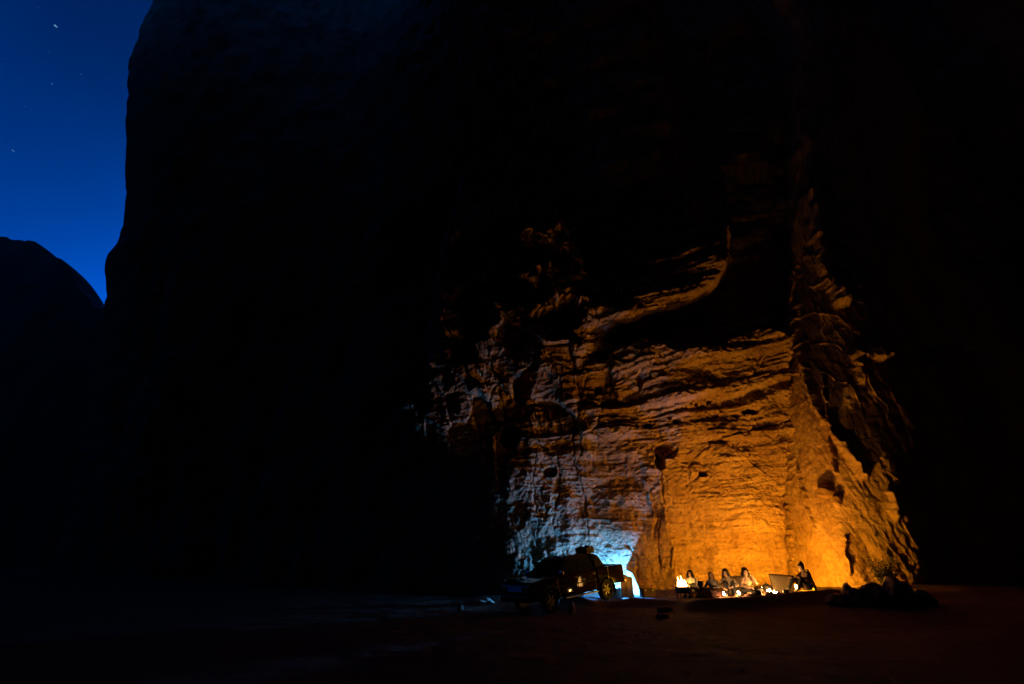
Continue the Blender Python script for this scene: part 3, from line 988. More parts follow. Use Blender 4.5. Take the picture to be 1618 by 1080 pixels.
# luggage piled behind the cab and on the rear of the roof
H = empty('luggage_pile', on_truck(-1.5, 0, 0.73))
H.rotation_euler = TRUCK.rotation_euler
tag(H, 'dark tarpaulin covered luggage heaped behind the truck cab', 'luggage')
bm = bmesh.new()
gxs = np.linspace(-1.16, 0.30, 30)
gys = np.linspace(-0.72, 0.72, 30)
grid = []
for i, x in enumerate(gxs):
    row = []
    for j, y in enumerate(gys):
        h = np.interp(x, [-1.16, -1.0, -0.6, -0.38, -0.18, 0.30], [0.05, 0.36, 0.44, 0.58, 1.0, 1.08])
        h *= 1 - 0.35 * abs(y / 0.72) ** 3
        h += 0.05 * float(noise3(x * 4, y * 4, 1.3)) + 0.04 * float(noise3(x * 9, y * 9, 2.3))
        if i in (0, 29) or j in (0, 29):
            h = 0.0
        row.append(bm.verts.new((x, y, max(h, 0.0))))
    grid.append(row)
for i in range(29):
    for j in range(29):
        bm.faces.new((grid[i][j], grid[i + 1][j], grid[i + 1][j + 1], grid[i][j + 1]))
from_bm('tarpaulin', bm, TARP_DARK, H, smooth=True)
bm = bmesh.new()
pts = [(0.0, 0.40, 1.06), (-0.12, 0.66, 0.98), (-0.2, 0.84, 0.76), (-0.25, 0.91, 0.50), (-0.26, 0.90, 0.25), (-0.26, 0.90, 0.0)]
tube(bm, bezier(pts), 0.010, 6)
from_bm('strap', bm, STEP, H, smooth=True)
bm = bmesh.new()
tube(bm, bezier([(0.0, 0.2, 1.28), (-0.2, 0.2, 1.30), (-0.5, 0.3, 1.12), (-0.8, 0.5, 0.82), (-0.98, 0.70, 0.48)]), 0.010, 6)
from_bm('strap', bm, PLASTIC, H, smooth=True)

K = empty('gear_crate', on_truck(-1.38, 0.1, 1.74))
K.rotation_euler = TRUCK.rotation_euler
tag(K, 'dark slatted crate of gear on top of the luggage behind the cab', 'crate')
for s in (1, -1):
    for z in (0.05, 0.13, 0.21):
        from_bm('slat', rbox((0, s * 0.34, z), (0.46, 0.02, 0.06), 0.005), WOOD, K)
        from_bm('slat', rbox((s * 0.24, 0, z), (0.02, 0.66, 0.06), 0.005), WOOD, K)
from_bm('base_board', rbox((0, 0, 0.012), (0.46, 0.65, 0.02), 0.004), WOOD, K)
for i, (x, y, sx, sy, h) in enumerate(((-0.11, 0.18, 0.2, 0.24, 0.25), (0.11, 0.18, 0.18, 0.26, 0.22), (0.0, -0.14, 0.40, 0.3, 0.24), (-0.14, 0.0, 0.1, 0.1, 0.30))):
    from_bm('bundle', rbox((x, y, h / 2 + 0.025), (sx, sy, h), 0.03), TARP_DARK, K)
bm = bmesh.new()
tube(bm, [(-0.16, 0.24, 0.2), (-0.18, 0.25, 0.30), (-0.16, 0.26, 0.36)], [0.02, 0.012, 0.006], 6)
from_bm('peg', bm, WOOD, K)
bm = bmesh.new()
tube(bm, [(0.17, 0.22, 0.15), (0.19, 0.22, 0.29)], [0.012, 0.006], 6)
from_bm('peg', bm, WOOD, K)


# ------------------------------------------------------------------ behind the tail: canvas, pale sheet, lantern, crate
def cloth(name, corners, nu, nv, fold, mat_, parent=None, seed=0.0, thick=0.006):
    """draped four-cornered cloth with folds (bottom a, bottom b, top b, top a)."""
    q = [Vector(c) for c in corners]
    n = (q[1] - q[0]).cross(q[3] - q[0]).normalized()
    bm = bmesh.new()
    fr, bk = [], []
    for i in range(nv + 1):
        v = i / nv
        r0, r1 = [], []
        for j in range(nu + 1):
            u = j / nu
            p = (q[0] * (1 - u) + q[1] * u) * (1 - v) + (q[3] * (1 - u) + q[2] * u) * v
            dsp = fold * (1 - 0.6 * v) * (math.sin(u * 13 + 2 * v + seed) + 0.8 * float(noise3(u * 3 + seed, v * 3, 2.0)))
            p = p + n * dsp
            r0.append(bm.verts.new(p))
            r1.append(bm.verts.new(p - n * thick))
        fr.append(r0)
        bk.append(r1)
    for i in range(nv):
        for j in range(nu):
            bm.faces.new((fr[i][j], fr[i][j + 1], fr[i + 1][j + 1], fr[i + 1][j]))
            bm.faces.new((bk[i][j], bk[i + 1][j], bk[i + 1][j + 1], bk[i][j + 1]))
    for i in range(nv):
        bm.faces.new((fr[i][0], fr[i + 1][0], bk[i + 1][0], bk[i][0]))
        bm.faces.new((fr[i][nu], bk[i][nu], bk[i + 1][nu], fr[i + 1][nu]))
    for j in range(nu):
        bm.faces.new((fr[0][j], bk[0][j], bk[0][j + 1], fr[0][j + 1]))
        bm.faces.new((fr[nv][j], fr[nv][j + 1], bk[nv][j + 1], bk[nv][j]))
    return from_bm(name, bm, mat_, parent, smooth=True)


g0 = gz(5.1, 22.2)
c = empty('hanging_canvas', (5.0, 22.15, g0))
tag(c, 'tan canvas sheet hanging from a pole behind the truck tailgate', 'canvas')
cloth('sheet', [(-0.36, -0.10, 0.0), (0.20, 0.06, -0.02), (0.20, 0.10, 0.78), (-0.34, -0.06, 0.93)], 14, 12, 0.022, CANVAS, c)
bm = bmesh.new()
tube(bm, [(0.215, 0.11, -0.1), (0.215, 0.11, 0.86)], 0.014, 8)
from_bm('pole', bm, WOOD, c)

c = cloth('lantern_screen', [(5.62, 25.2, gz(5.62, 25.2) - 0.05), (5.68, 22.4, gz(5.68, 22.4) - 0.01), (5.32, 22.6, 1.38), (5.55, 24.9, 1.55)], 14, 14, 0.015, SHEET_W, None, 1.0)  # pale cloth stretched back to keep lantern light off the right-hand wall
tag(c, 'pale cloth screen beside the hanging canvas, run back to block lantern light', 'cloth screen')

lx_, ly_ = 5.0, 24.1
L = empty('camping_lantern', (lx_, ly_, gz(lx_, ly_)))
tag(L, 'small cold white camping lantern standing behind the truck tail', 'lantern')
bm = bmesh.new()
lathe(bm, [(0.07, 0.0), (0.075, 0.02), (0.07, 0.08), (0.055, 0.10)], 20)
from_bm('base', bm, PLASTIC, L, smooth=True)
bm = bmesh.new()
lathe(bm, [(0.045, 0.101), (0.055, 0.14), (0.055, 0.20), (0.045, 0.235)], 16)
from_bm('globe', bm, LED, L, smooth=True)
bm = bmesh.new()
lathe(bm, [(0.05, 0.236), (0.05, 0.25), (0.03, 0.275)], 20)
from_bm('cap', bm, PLASTIC, L, smooth=True)
bm = bmesh.new()
tube(bm, [(-0.06, 0, 0.09), (-0.075, 0, 0.20), (-0.05, 0, 0.31), (0, 0, 0.335), (0.05, 0, 0.31), (0.075, 0, 0.20), (0.06, 0, 0.09)], 0.004, 6)
from_bm('handle', bm, CHROME, L, smooth=True)


def storage_box(name, label, x, y, sx, sy, sz, rz, m_, cat='box'):
    o = empty(name, (x, y, gz(x, y) - 0.01), rz)
    tag(o, label, cat)
    from_bm('body', rbox((0, 0, sz * 0.42), (sx, sy, sz * 0.84), 0.02), m_, o)
    from_bm('lid', rbox((0, 0, sz * 0.92), (sx + 0.03, sy + 0.03, sz * 0.14), 0.015), m_, o)
    for s in (1, -1):
        from_bm('latch', rbox((s * sx * 0.3, -sy / 2 - 0.012, sz * 0.80), (0.05, 0.015, 0.08), 0.004), STEP, o)
    return o


storage_box('storage_box', 'grey storage box on the sand under the truck tailgate', 4.40, 22.38, 0.62, 0.34, 0.36, R(-8), GREYBOX)
storage_box('storage_box', 'low dark wooden box on the sand right of the lit cloth screen', 5.72, 21.95, 0.55, 0.36, 0.34, R(14), WOOD)


# ------------------------------------------------------------------ fires
def tongue(bm, x, y, z0, h, r, seed, lean=(0, 0)):
    n = 9
    rg = []
    for i in range(n + 1):
        t = i / n
        rr = r * (0.35 + 0.65 * math.sin(min(1.0, t * 2.2) * math.pi / 2)) * (1 - t) ** 0.75 + 0.002
        cx_ = x + lean[0] * t * t + 0.25 * r * math.sin(seed + t * 6)
        cy_ = y + lean[1] * t * t + 0.25 * r * math.cos(seed * 1.7 + t * 5)
        rg.append([bm.verts.new((cx_ + rr * math.cos(a), cy_ + rr * math.sin(a), z0 + h * t)) for a in [2 * math.pi * k / 8 for k in range(8)]])
    for r0, r1 in zip(rg, rg[1:]):
        for k in range(8):
            bm.faces.new((r0[k], r0[(k + 1) % 8], r1[(k + 1) % 8], r1[k]))
    bm.faces.new(rg[0][::-1])
    bm.faces.new(rg[-1])


def rock_mesh(bm, c, s, seed, sub=3, rough=0.28):
    vs = bmesh.ops.create_icosphere(bm, subdivisions=sub, radius=1.0)['verts']
    rr = np.random.RandomState(seed)
    pl = rr.normal(size=(9, 3))
    pl /= np.linalg.norm(pl, axis=1)[:, None]
    for v in vs:
        p = np.array(v.co)
        m_ = min([1.0] + [float((0.74 + 0.2 * (i % 3) / 2) / max(1e-3, p @ q)) for i, q in enumerate(pl) if p @ q > 0.5])
        f = m_ * (1 + rough * float(noise3(p[0] * 1.3 + seed, p[1] * 1.3 + p[2] * 0.9, seed * 0.37)) + 0.06 * float(noise3(p[0] * 5 + p[2] * 3, p[1] * 5 - p[2] * 2, seed * 0.11)))
        v.co = Vector((p[0] * f * s[0] + c[0], p[1] * f * s[1] + c[1], max(p[2] * f, -0.35) * s[2] + c[2]))


def boulder(name, label, x, y, s, seed, m_=None, cat='boulder', group=None, sink=0.0, z=None):
    bm = bmesh.new()
    rock_mesh(bm, (0, 0, 0.3 * s[2]), s, seed, 4 if max(s) > 0.3 else 3)
    o = from_bm(name, bm, m_ or STONE, None, smooth=True)
    o.location = (x, y, (gz(x, y) if z is None else z) - sink)
    return tag(o, label, cat, group)


FX, FY = 11.3, 20.85
FZ = gz(FX, FY)
F = empty('added_fire', (FX, FY, FZ))  # hidden fire, added to light the cliff wall and corner
tag(F, 'hidden fire added behind the profile sitter to light the cliff corner', 'fire')
bm = bmesh.new()
for i, (x, y, h, r) in enumerate(((-0.10, 0, 0.22, 0.09), (0.02, 0.04, 0.30, 0.11), (0.12, -0.02, 0.22, 0.09), (-0.02, -0.08, 0.18, 0.09), (0.2, 0.04, 0.15, 0.06), (-0.19, 0.05, 0.15, 0.06))):
    tongue(bm, x, y, 0.05, h, r, i * 1.9, (0.03 * math.sin(i), 0))
from_bm('flame', bm, FLAME_B, F, smooth=True)
for i in range(6):
    a = i * math.pi / 3 + 0.3
    bm = bmesh.new()
    tube(bm, [(0.40 * math.cos(a), 0.34 * math.sin(a), 0.03), (0.05 * math.cos(a), 0.05 * math.sin(a), 0.09)], [0.032, 0.028], 7)
    from_bm('log', bm, CHAR, F)
bm = bmesh.new()
rr = np.random.RandomState(3)
for i in range(40):
    a, r = rr.uniform(0, 6.28), rr.uniform(0.05, 0.33)
    rock_mesh(bm, (r * math.cos(a), 0.8 * r * math.sin(a), 0.02), (0.028, 0.028, 0.02), i, 1)
tag(from_bm('ember', bm, EMBER, F), kind='stuff')

# iron fire box with a bright flame, in front of the first sitter
BXx, BYy = 6.5, 19.75
BZ = gz(BXx, BYy)
F = empty('brazier', (BXx, BYy, BZ - 0.01), R(8))
tag(F, 'dark iron fire box on legs with a bright white flame', 'brazier')
for sx in (1, -1):
    for sy in (1, -1):
        bm = bmesh.new()
        tube(bm, [(sx * 0.18, sy * 0.15, 0.0), (sx * 0.16, sy * 0.13, 0.2)], 0.014, 6)
        from_bm('leg', bm, IRON, F)
for (cx_, cy_, sx, sy) in ((0, 0.16, 0.40, 0.014), (0, -0.16, 0.40, 0.014), (0.195, 0, 0.014, 0.306), (-0.195, 0, 0.014, 0.306)):
    from_bm('side_plate', rbox((cx_, cy_, 0.30), (sx, sy, 0.22), 0.004), IRON, F)
from_bm('floor_plate', rbox((0, 0, 0.20), (0.376, 0.30, 0.012), 0.003), IRON, F)
bm = bmesh.new()
for i, (x, y, h, r, l) in enumerate(((-0.12, 0.0, 0.46, 0.075, -0.03), (-0.02, 0.03, 0.36, 0.09, 0.0), (0.06, 0.0, 0.50, 0.08, -0.02), (0.15, 0.02, 0.36, 0.08, 0.03), (-0.2, -0.02, 0.26, 0.06, -0.04), (0.2, -0.02, 0.30, 0.06, 0.04), (0.0, -0.06, 0.30, 0.09, 0))):
    tongue(bm, x * 0.72, y, 0.33, h * 0.9, r * 0.82, i * 2.3 + 0.5, (l, 0))
from_bm('flame', bm, FLAME_A, F, smooth=True)
for i in range(4):
    bm = bmesh.new()
    tube(bm, [(-0.15 + 0.03 * i, -0.1 + 0.06 * i, 0.25), (0.15 - 0.03 * i, -0.08 + 0.05 * i, 0.30)], 0.03, 7)
    from_bm('log', bm, CHAR, F)


FH = empty('fire_heap', (9.66, 19.35, gz(9.66, 19.35)))
tag(FH, 'low glowing heap of burning branches on the sand right of the wide pot', 'fire')
bm = bmesh.new()
for i, (x, y, h, r) in enumerate(((-0.10, 0, 0.14, 0.07), (0.0, 0.03, 0.17, 0.08), (0.10, 0.0, 0.12, 0.07), (0.19, 0.01, 0.08, 0.06), (0.26, 0.0, 0.05, 0.05))):
    tongue(bm, x, y, 0.03, h, r, i * 1.3)
from_bm('flame', bm, HEAP, FH, smooth=True)
for i, (a, b) in enumerate((((-0.24, -0.07, 0.02), (0.2, 0.03, 0.05)), ((-0.1, 0.12, 0.02), (0.46, 0.0, 0.03)), ((0.0, -0.12, 0.02), (0.3, 0.1, 0.05)))):
    bm = bmesh.new()
    tube(bm, [a, b], [0.022, 0.016], 7)
    from_bm('branch', bm, CHAR, FH)


def candle(x, y, label, r=0.05, h=0.10):
    o = empty('candle_jar', (x, y, gz(x, y)))
    tag(o, label, 'candle', 'candle jars by the fire')
    bm = bmesh.new()
    lathe(bm, [(r, 0), (r * 1.05, h * 0.2), (r, h * 0.9), (r * 0.75, h)], 14)
    from_bm('jar', bm, CREAM, o, smooth=True)
    bm = bmesh.new()
    tongue(bm, 0, 0, h + 0.005, 0.11, r * 0.95, 1.0)
    from_bm('flame', bm, CANDLE, o, smooth=True)
    return o


candle(8.32, 19.05, 'larger bright candle jar in front of the curly haired person', 0.06, 0.10)
candle(7.82, 19.18, 'small bright candle jar in front of the dark red blanket', 0.045, 0.08)
candle(9.13, 19.2, 'small bright candle jar right beside the wide cooking pot', 0.045, 0.08)


def pot(name, label, x, y, r, h, lid=True, z=0.0, cat='pot'):
    o = empty(name, (x, y, gz(x, y) + z))
    tag(o, label, cat)
    bm = bmesh.new()
    lathe(bm, [(r * 0.8, 0), (r, h * 0.15), (r * 1.02, h * 0.6), (r * 0.92, h * 0.95), (r * 0.98, h)], 22)
    from_bm('body', bm, IRON, o, smooth=True)
    if lid:
        bm = bmesh.new()
        lathe(bm, [(r * 0.97, h + 0.002), (r * 0.9, h + 0.02), (r * 0.5, h + 0.045), (r * 0.12, h + 0.055), (r * 0.14, h + 0.085), (r * 0.05, h + 0.09)], 22)
        from_bm('lid', bm, IRON, o, smooth=True)
    for s in (1, -1):
        bm = bmesh.new()
        tube(bm, [(s * r, -0.03, h * 0.7), (s * (r + 0.035), -0.025, h * 0.72), (s * (r + 0.035), 0.025, h * 0.72), (s * r, 0.03, h * 0.7)], 0.008, 6)
        from_bm('handle', bm, IRON, o, smooth=True)
    return o


pot('cooking_pot', 'wide sooty cooking pot in front of the person with a hand at the face', 8.95, 19.0, 0.17, 0.17)
pot('cooking_pot', 'small sooty pot on the sand right of the burning heap', 10.0, 18.95, 0.11, 0.13, True)

tp = empty('teapot', (9.86, 20.0, gz(9.86, 20.0)))
tag(tp, 'round sooty teapot standing on stones between the two propped mattresses', 'teapot')
bm = bmesh.new()
lathe(bm, [(0.09, 0.10), (0.15, 0.14), (0.16, 0.22), (0.12, 0.31), (0.06, 0.35), (0.02, 0.37), (0.025, 0.395), (0.01, 0.40)], 24)
from_bm('body', bm, IRON, tp, smooth=True)
bm = bmesh.new()
tube(bm, [(-0.14, 0, 0.20), (-0.21, 0, 0.24), (-0.25, 0, 0.33)], [0.03, 0.022, 0.014], 8)
from_bm('spout', bm, CHROME, tp, smooth=True)
bm = bmesh.new()
tube(bm, [(0.13, 0, 0.30), (0.22, 0, 0.30), (0.23, 0, 0.20), (0.15, 0, 0.17)], 0.011, 8)
from_bm('handle', bm, IRON, tp, smooth=True)
for i in range(3):
    a = 2.1 * i + 0.3
    bm = bmesh.new()
    rock_mesh(bm, (0.1 * math.cos(a), 0.1 * math.sin(a), 0.03), (0.07, 0.06, 0.065), 60 + i, 2)
    from_bm('hearth_stone', bm, STONE, tp)

# ------------------------------------------------------------------ mattresses, rug, bag, chair, blanket
def mattress(label, x, y, rz, w, h, t, tilt, roll=0.0, group='backrest mattresses'):
    o = empty('mattress', (x, y, gz(x, y)), rz)
    tag(o, label, 'mattress', group)
    m = Matrix.Rotation(roll, 4, 'Y') @ Matrix.Rotation(tilt, 4, 'X')
    bm = bmesh.new()
    nu, nv = 12, 10
    vs = {}
    for sgn in (0, 1):
        for i in range(nu + 1):
            for j in range(nv + 1):
                u, v = i / nu, j / nv
                e = (1 - abs(2 * u - 1) ** 6) * (1 - abs(2 * v - 1) ** 6)
                yv = (0.35 + 0.65 * e ** 0.6) * t * 0.5 + 0.012 * float(noise3(u * 6, v * 6, x)) * e
                vs[sgn, i, j] = bm.verts.new(m @ Vector(((u - 0.5) * w, (-yv if sgn == 0 else yv), v * h)))
    for i in range(nu):
        for j in range(nv):
            bm.faces.new((vs[0, i, j], vs[0, i + 1, j], vs[0, i + 1, j + 1], vs[0, i, j + 1]))
            bm.faces.new((vs[1, i, j], vs[1, i, j + 1], vs[1, i + 1, j + 1], vs[1, i + 1, j]))
    for i in range(nu):
        bm.faces.new((vs[0, i, 0], vs[1, i, 0], vs[1, i + 1, 0], vs[0, i + 1, 0]))
        bm.faces.new((vs[0, i, nv], vs[0, i + 1, nv], vs[1, i + 1, nv], vs[1, i, nv]))
    for j in range(nv):
        bm.faces.new((vs[0, 0, j], vs[0, 0, j + 1], vs[1, 0, j + 1], vs[1, 0, j]))
        bm.faces.new((vs[0, nu, j], vs[1, nu, j], vs[1, nu, j + 1], vs[0, nu, j + 1]))
    from_bm('cushion', bm, MATT, o, smooth=True)
    bm = bmesh.new()
    k_ = t * 0.18
    loop = [m @ Vector(p) for p in ((-w / 2, -k_, 0), (w / 2, -k_, 0), (w / 2, -k_, h), (-w / 2, -k_, h), (-w / 2, -k_, 0))]
    tube(bm, loop, 0.008, 5)
    from_bm('piping', bm, DARK_CLOTH, o)
    return o


mattress('olive mattress propped upright behind the person with a hand at the face', 9.04, 20.35, R(2), 1.08, 0.66, 0.11, R(-14), R(-3))
mattress('olive mattress propped upright just left of the profile sitter', 10.6, 20.15, R(-4), 0.88, 0.66, 0.11, R(-14), R(4))
mattress('olive backrest mattress seen edge on behind the profile sitter', 11.55, 19.75, R(72), 0.62, 0.80, 0.11, R(-10), 0.0)

bm = bmesh.new()
grid = []
for i in range(33):
    row = []
    for j in range(17):
        u, v = i / 32, j / 16
        x, y = 10.08 + 1.45 * u, 19.1 + 0.95 * v
        row.append(bm.verts.new((x, y, gz(x, y) + 0.075 + 0.012 * float(noise3(x * 5, y * 5, 1.0)))))
    grid.append(row)
for i in range(32):
    for j in range(16):
        bm.faces.new((grid[i][j], grid[i + 1][j], grid[i + 1][j + 1], grid[i][j + 1]))
bmesh.ops.solidify(bm, geom=list(bm.faces), thickness=0.05)
RG = tag(from_bm('sitting_rug', bm, RUG, None, smooth=True), 'woven sitting rug glowing orange under the profile sitter', 'rug')

bm = bmesh.new()
rock_mesh(bm, (0, 0, 0.13), (0.17, 0.13, 0.30), 5, 3, 0.1)
o = from_bm('bag_body', bm, BAG, None, smooth=True)
bg_ = empty('backpack', (7.42, 20.35, gz(7.42, 20.35)))
o.name = 'main_compartment'
o.parent = bg_
tag(bg_, 'black backpack standing upright behind the person at the brazier', 'backpack')
bm = bmesh.new()
rock_mesh(bm, (0, -0.12, 0.10), (0.12, 0.06, 0.14), 6, 2, 0.1)
from_bm('front_pocket', bm, BAG, bg_, smooth=True)
for s in (1, -1):
    bm = bmesh.new()
    tube(bm, [(s * 0.07, 0.11, 0.38), (s * 0.09, 0.17, 0.26), (s * 0.09, 0.14, 0.08)], 0.014, 6)
    from_bm('strap', bm, BAG, bg_, smooth=True)

# low folding chair
CHX, CHY, CHR = 7.02, 19.95, R(-58)
ch = empty('camp_chair', (CHX, CHY, gz(CHX, CHY)), CHR)
tag(ch, 'low folding camp chair under the person at the brazier', 'chair')
for s in (1, -1):
    for a, b in (((s * 0.22, -0.20, 0.0), (s * 0.22, 0.22, 0.24)), ((s * 0.22, 0.22, 0.0), (s * 0.22, -0.20, 0.24)), ((s * 0.22, 0.20, 0.22), (s * 0.22, 0.34, 0.56))):
        bm = bmesh.new()
        tube(bm, [a, b], 0.011, 8)
        from_bm('leg' if b[2] < 0.3 else 'back_post', bm, STEP, ch, smooth=True)
from_bm('seat', rbox((0, 0.0, 0.155), (0.44, 0.42, 0.02), 0.008), DARK_CLOTH, ch)
from_bm('backrest', rbox((0, 0.30, 0.46), (0.43, 0.02, 0.18), 0.008, Matrix.Rotation(R(-20), 4, 'X')), DARK_CLOTH, ch)


# ------------------------------------------------------------------ people
def to_mesh_remeshed(bm, voxel, smooth_it=4):
    me = bpy.data.meshes.new('t')
    bm.to_mesh(me)
    bm.free()
    o = bpy.data.objects.new('t', me)
    COL.objects.link(o)
    md = o.modifiers.new('r', 'REMESH')
    md.mode = 'VOXEL'
    md.voxel_size = voxel
    md.use_smooth_shade = True
    sm = o.modifiers.new('s', 'SMOOTH')
    sm.factor = 0.5
    sm.iterations = smooth_it
    dg = bpy.context.evaluated_depsgraph_get()
    res = bpy.data.meshes.new_from_object(o.evaluated_get(dg))
    bpy.data.objects.remove(o)
    bpy.data.meshes.remove(me)
    return res


def capsule(bm, a, b, ra, rb, seg=12):
    a, b = Vector(a), Vector(b)
    d = b - a
    ln = d.length
    if ln < 1e-5:
        bmesh.ops.create_icosphere(bm, subdivisions=2, radius=ra, matrix=Matrix.Translation(a))
        return
    q = d.normalized().to_track_quat('Z', 'Y').to_matrix().to_4x4()
    prof = []
    for i in range(5):
        t = math.pi / 2 * (1 - i / 4)
        prof.append((max(ra * math.cos(t), 1e-4), -ra * math.sin(t)))
    for i in range(5):
        t = math.pi / 2 * i / 4
        prof.append((max(rb * math.cos(t), 1e-4), ln + rb * math.sin(t)))
    lathe(bm, prof, seg, Matrix.Translation(a) @ q)


def seg_d(P, a, b, ra, rb):
    a, b = np.array(a), np.array(b)
    ab = b - a
    t = np.clip(((P - a) @ ab) / (ab @ ab + 1e-9), 0, 1)
    return np.linalg.norm(P - a - t[:, None] * ab, axis=1) - (ra + t * (rb - ra))


def person(label, loc, rz, J, mats, hair, hair_mat, scale=1.0):
    """J: joints in local space, facing -Y, ground at z = 0."""
    caps = []

    def add(a, b, ra, rb, k):
        caps.append((tuple(a), tuple(b), ra, rb, k))

    V = Vector
    pel, che, nec, hd = V(J['pelvis']), V(J['chest']), V(J['neck']), V(J['head'])
    add(pel + V((-0.08, 0, 0)), pel + V((0.08, 0, 0)), 0.125, 0.125, 2)
    add(pel, che, 0.135, 0.145, 1)
    add(che + V((-0.05, 0, 0)), che + V((0.05, 0, 0)), 0.14, 0.14, 1)
    sh = nec + V((0, 0.01, -0.05))
    add(sh + V((-0.13, 0, -0.03)), sh + V((0.13, 0, -0.03)), 0.075, 0.075, 1)
    add(che, sh, 0.14, 0.10, 1)
    add(nec + V((0, 0, -0.05)), hd + V((0, 0.01, -0.05)), 0.055, 0.05, 0)
    for i, s in enumerate((-1, 1)):
        S_ = sh + V((s * 0.175, 0, -0.045))
        E_, W_ = V(J['elbow'][i]), V(J['wrist'][i])
        add(S_, E_, 0.068, 0.052, 1)
        add(E_, W_, 0.052, 0.036, 1)
        d_ = V(J.get('hand', [None, None])[i] or (W_ - E_)).normalized()
        side = d_.cross(V((0, 0, 1)))
        side = side.normalized() if side.length > 0.1 else V((1, 0, 0))
        nrm = side.cross(d_).normalized()
        pc = W_ + d_ * 0.085
        for k_ in (-1, 0, 1):
            add(W_ + side * 0.012 * k_ + d_ * 0.015, pc + side * 0.026 * k_, 0.020, 0.016, 0)
        for k_, ln in ((-1.5, 0.062), (-0.5, 0.078), (0.5, 0.074), (1.5, 0.056)):
            b0 = pc + side * 0.022 * k_
            b1 = b0 + d_ * ln * 0.55 + side * 0.006 * k_ - nrm * 0.012
            b2 = b1 + d_ * ln * 0.38 + side * 0.003 * k_ - nrm * 0.030
            add(b0, b1, 0.0105, 0.0095, 0)
            add(b1, b2, 0.0095, 0.008, 0)
        t0 = W_ + d_ * 0.035 + side * (-s) * 0.026
        t1 = t0 + (d_ * 0.6 + side * (-s) * 0.8).normalized() * 0.04
        add(t0, t1, 0.0125, 0.011, 0)
        add(t1, t1 + (d_ * 0.95 + side * (-s) * 0.2 - nrm * 0.4).normalized() * 0.032, 0.011, 0.009, 0)
        Hp = pel + V((s * 0.10, -0.01, -0.005))
        K_, A_ = V(J['knee'][i]), V(J['ankle'][i])
        add(Hp, K_, 0.105, 0.068, 2)
        add(K_, A_, 0.068, 0.046, 2)
        tdir = V(J.get('toe', [(0, -1, -0.15)] * 2)[i]).normalized()
        add(A_ + V((0, 0, -0.015)) - tdir * 0.03, A_ + tdir * 0.15 + V((0, 0, -0.02)), 0.042, 0.034, 3)
    # head: skull, jaw, cheeks, nose, brow, ears
    yaw, pit = J.get('look', (0, 0))
    M = Matrix.Rotation(yaw, 3, 'Z') @ Matrix.Rotation(pit, 3, 'X')
    f, u, r = M @ V((0, -1, 0)), M @ V((0, 0, 1)), M @ V((1, 0, 0))
    add(hd + u * 0.035 + f * -0.025, hd + u * 0.035 + f * 0.015, 0.088, 0.082, 0)
    add(hd + u * 0.0 + f * 0.02, hd - u * 0.075 + f * 0.045, 0.070, 0.040, 0)
    add(hd - u * 0.02 + f * 0.055 - r * 0.035, hd - u * 0.02 + f * 0.055 + r * 0.035, 0.032, 0.032, 0)
    add(hd + u * 0.02 + f * 0.088, hd - u * 0.025 + f * 0.108, 0.009, 0.014, 0)
    add(hd + u * 0.035 + f * 0.078 - r * 0.04, hd + u * 0.035 + f * 0.078 + r * 0.04, 0.016, 0.016, 0)
    for s in (-1, 1):
        add(hd + u * 0.02 + r * s * 0.082, hd - u * 0.025 + r * s * 0.084 + f * 0.005, 0.014, 0.010, 0)
    bm = bmesh.new()
    for cpl in caps:
        capsule(bm, *cpl[:4])
    me = to_mesh_remeshed(bm, 0.0085, 3)
    n = len(me.polygons)
    cen = np.zeros(n * 3)
    me.polygons.foreach_get('center', cen)
    cen = cen.reshape(-1, 3)
    D = np.stack([seg_d(cen, *cpl[:4]) for cpl in caps])
    key = np.array([cpl[4] for cpl in caps])[np.argmin(D, 0)]
    me.materials.clear()
    for m_ in mats:
        me.materials.append(m_)
    me.polygons.foreach_set('material_index', key.astype(np.int32))
    me.polygons.foreach_set('use_smooth', np.full(n, True))
    me.name = 'person'
    o = bpy.data.objects.new('person', me)
    link(o)
    o.location = loc
    o.rotation_euler = (0, 0, rz)
    o.scale = (scale,) * 3
    tag(o, label, 'person')
    # hair
    bm = bmesh.new()
    capsule(bm, hd + u * 0.055 - f * 0.045, hd + u * 0.062 - f * 0.0, 0.092, 0.088)
    rs = np.random.RandomState(len(label))
    if hair == 'bob':
        for k_ in range(26):
            a = math.pi * (0.30 + 1.40 * k_ / 25)                      # round the back from temple to temple
            dd = -f * -math.cos(a) + r * math.sin(a)
            dd = f * math.cos(a) + r * math.sin(a)
            top_ = hd + u * 0.05 + dd * 0.080
            capsule(bm, top_, hd - u * (0.085 + rs.uniform(-0.02, 0.03)) + dd * (0.118 + rs.uniform(-0.01, 0.025)), 0.038, 0.034, 8)
        for k_ in range(130):
            v = V(rs.normal(size=3)).normalized()
            p = hd + u * 0.052 - f * 0.028 + v * 0.098
            if (p - hd).dot(f) < 0.05:
                capsule(bm, p, p, 0.021, 0.021)
    elif hair == 'long':
        for k_ in range(22):
            a = math.pi * (0.32 + 1.36 * k_ / 21)
            dd = f * math.cos(a) + r * math.sin(a)
            capsule(bm, hd + u * 0.05 + dd * 0.076, hd - u * (0.15 + rs.uniform(-0.03, 0.03)) + dd * 0.088, 0.030, 0.022, 8)
    else:
        bp = hd + u * 0.10 - f * 0.085
        capsule(bm, bp, bp + u * 0.05, 0.062, 0.05)
        for k_ in range(16):
            a = math.pi * (0.35 + 1.3 * k_ / 15)
            dd = f * math.cos(a) + r * math.sin(a)
            capsule(bm, hd + u * 0.05 + dd * 0.074, hd - u * 0.05 + dd * 0.078, 0.028, 0.022, 8)
    hm = to_mesh_remeshed(bm, 0.010, 2)
    hm.materials.clear()
    hm.materials.append(hair_mat)
    hm.name = 'hair'
    link(bpy.data.objects.new('hair', hm), o)
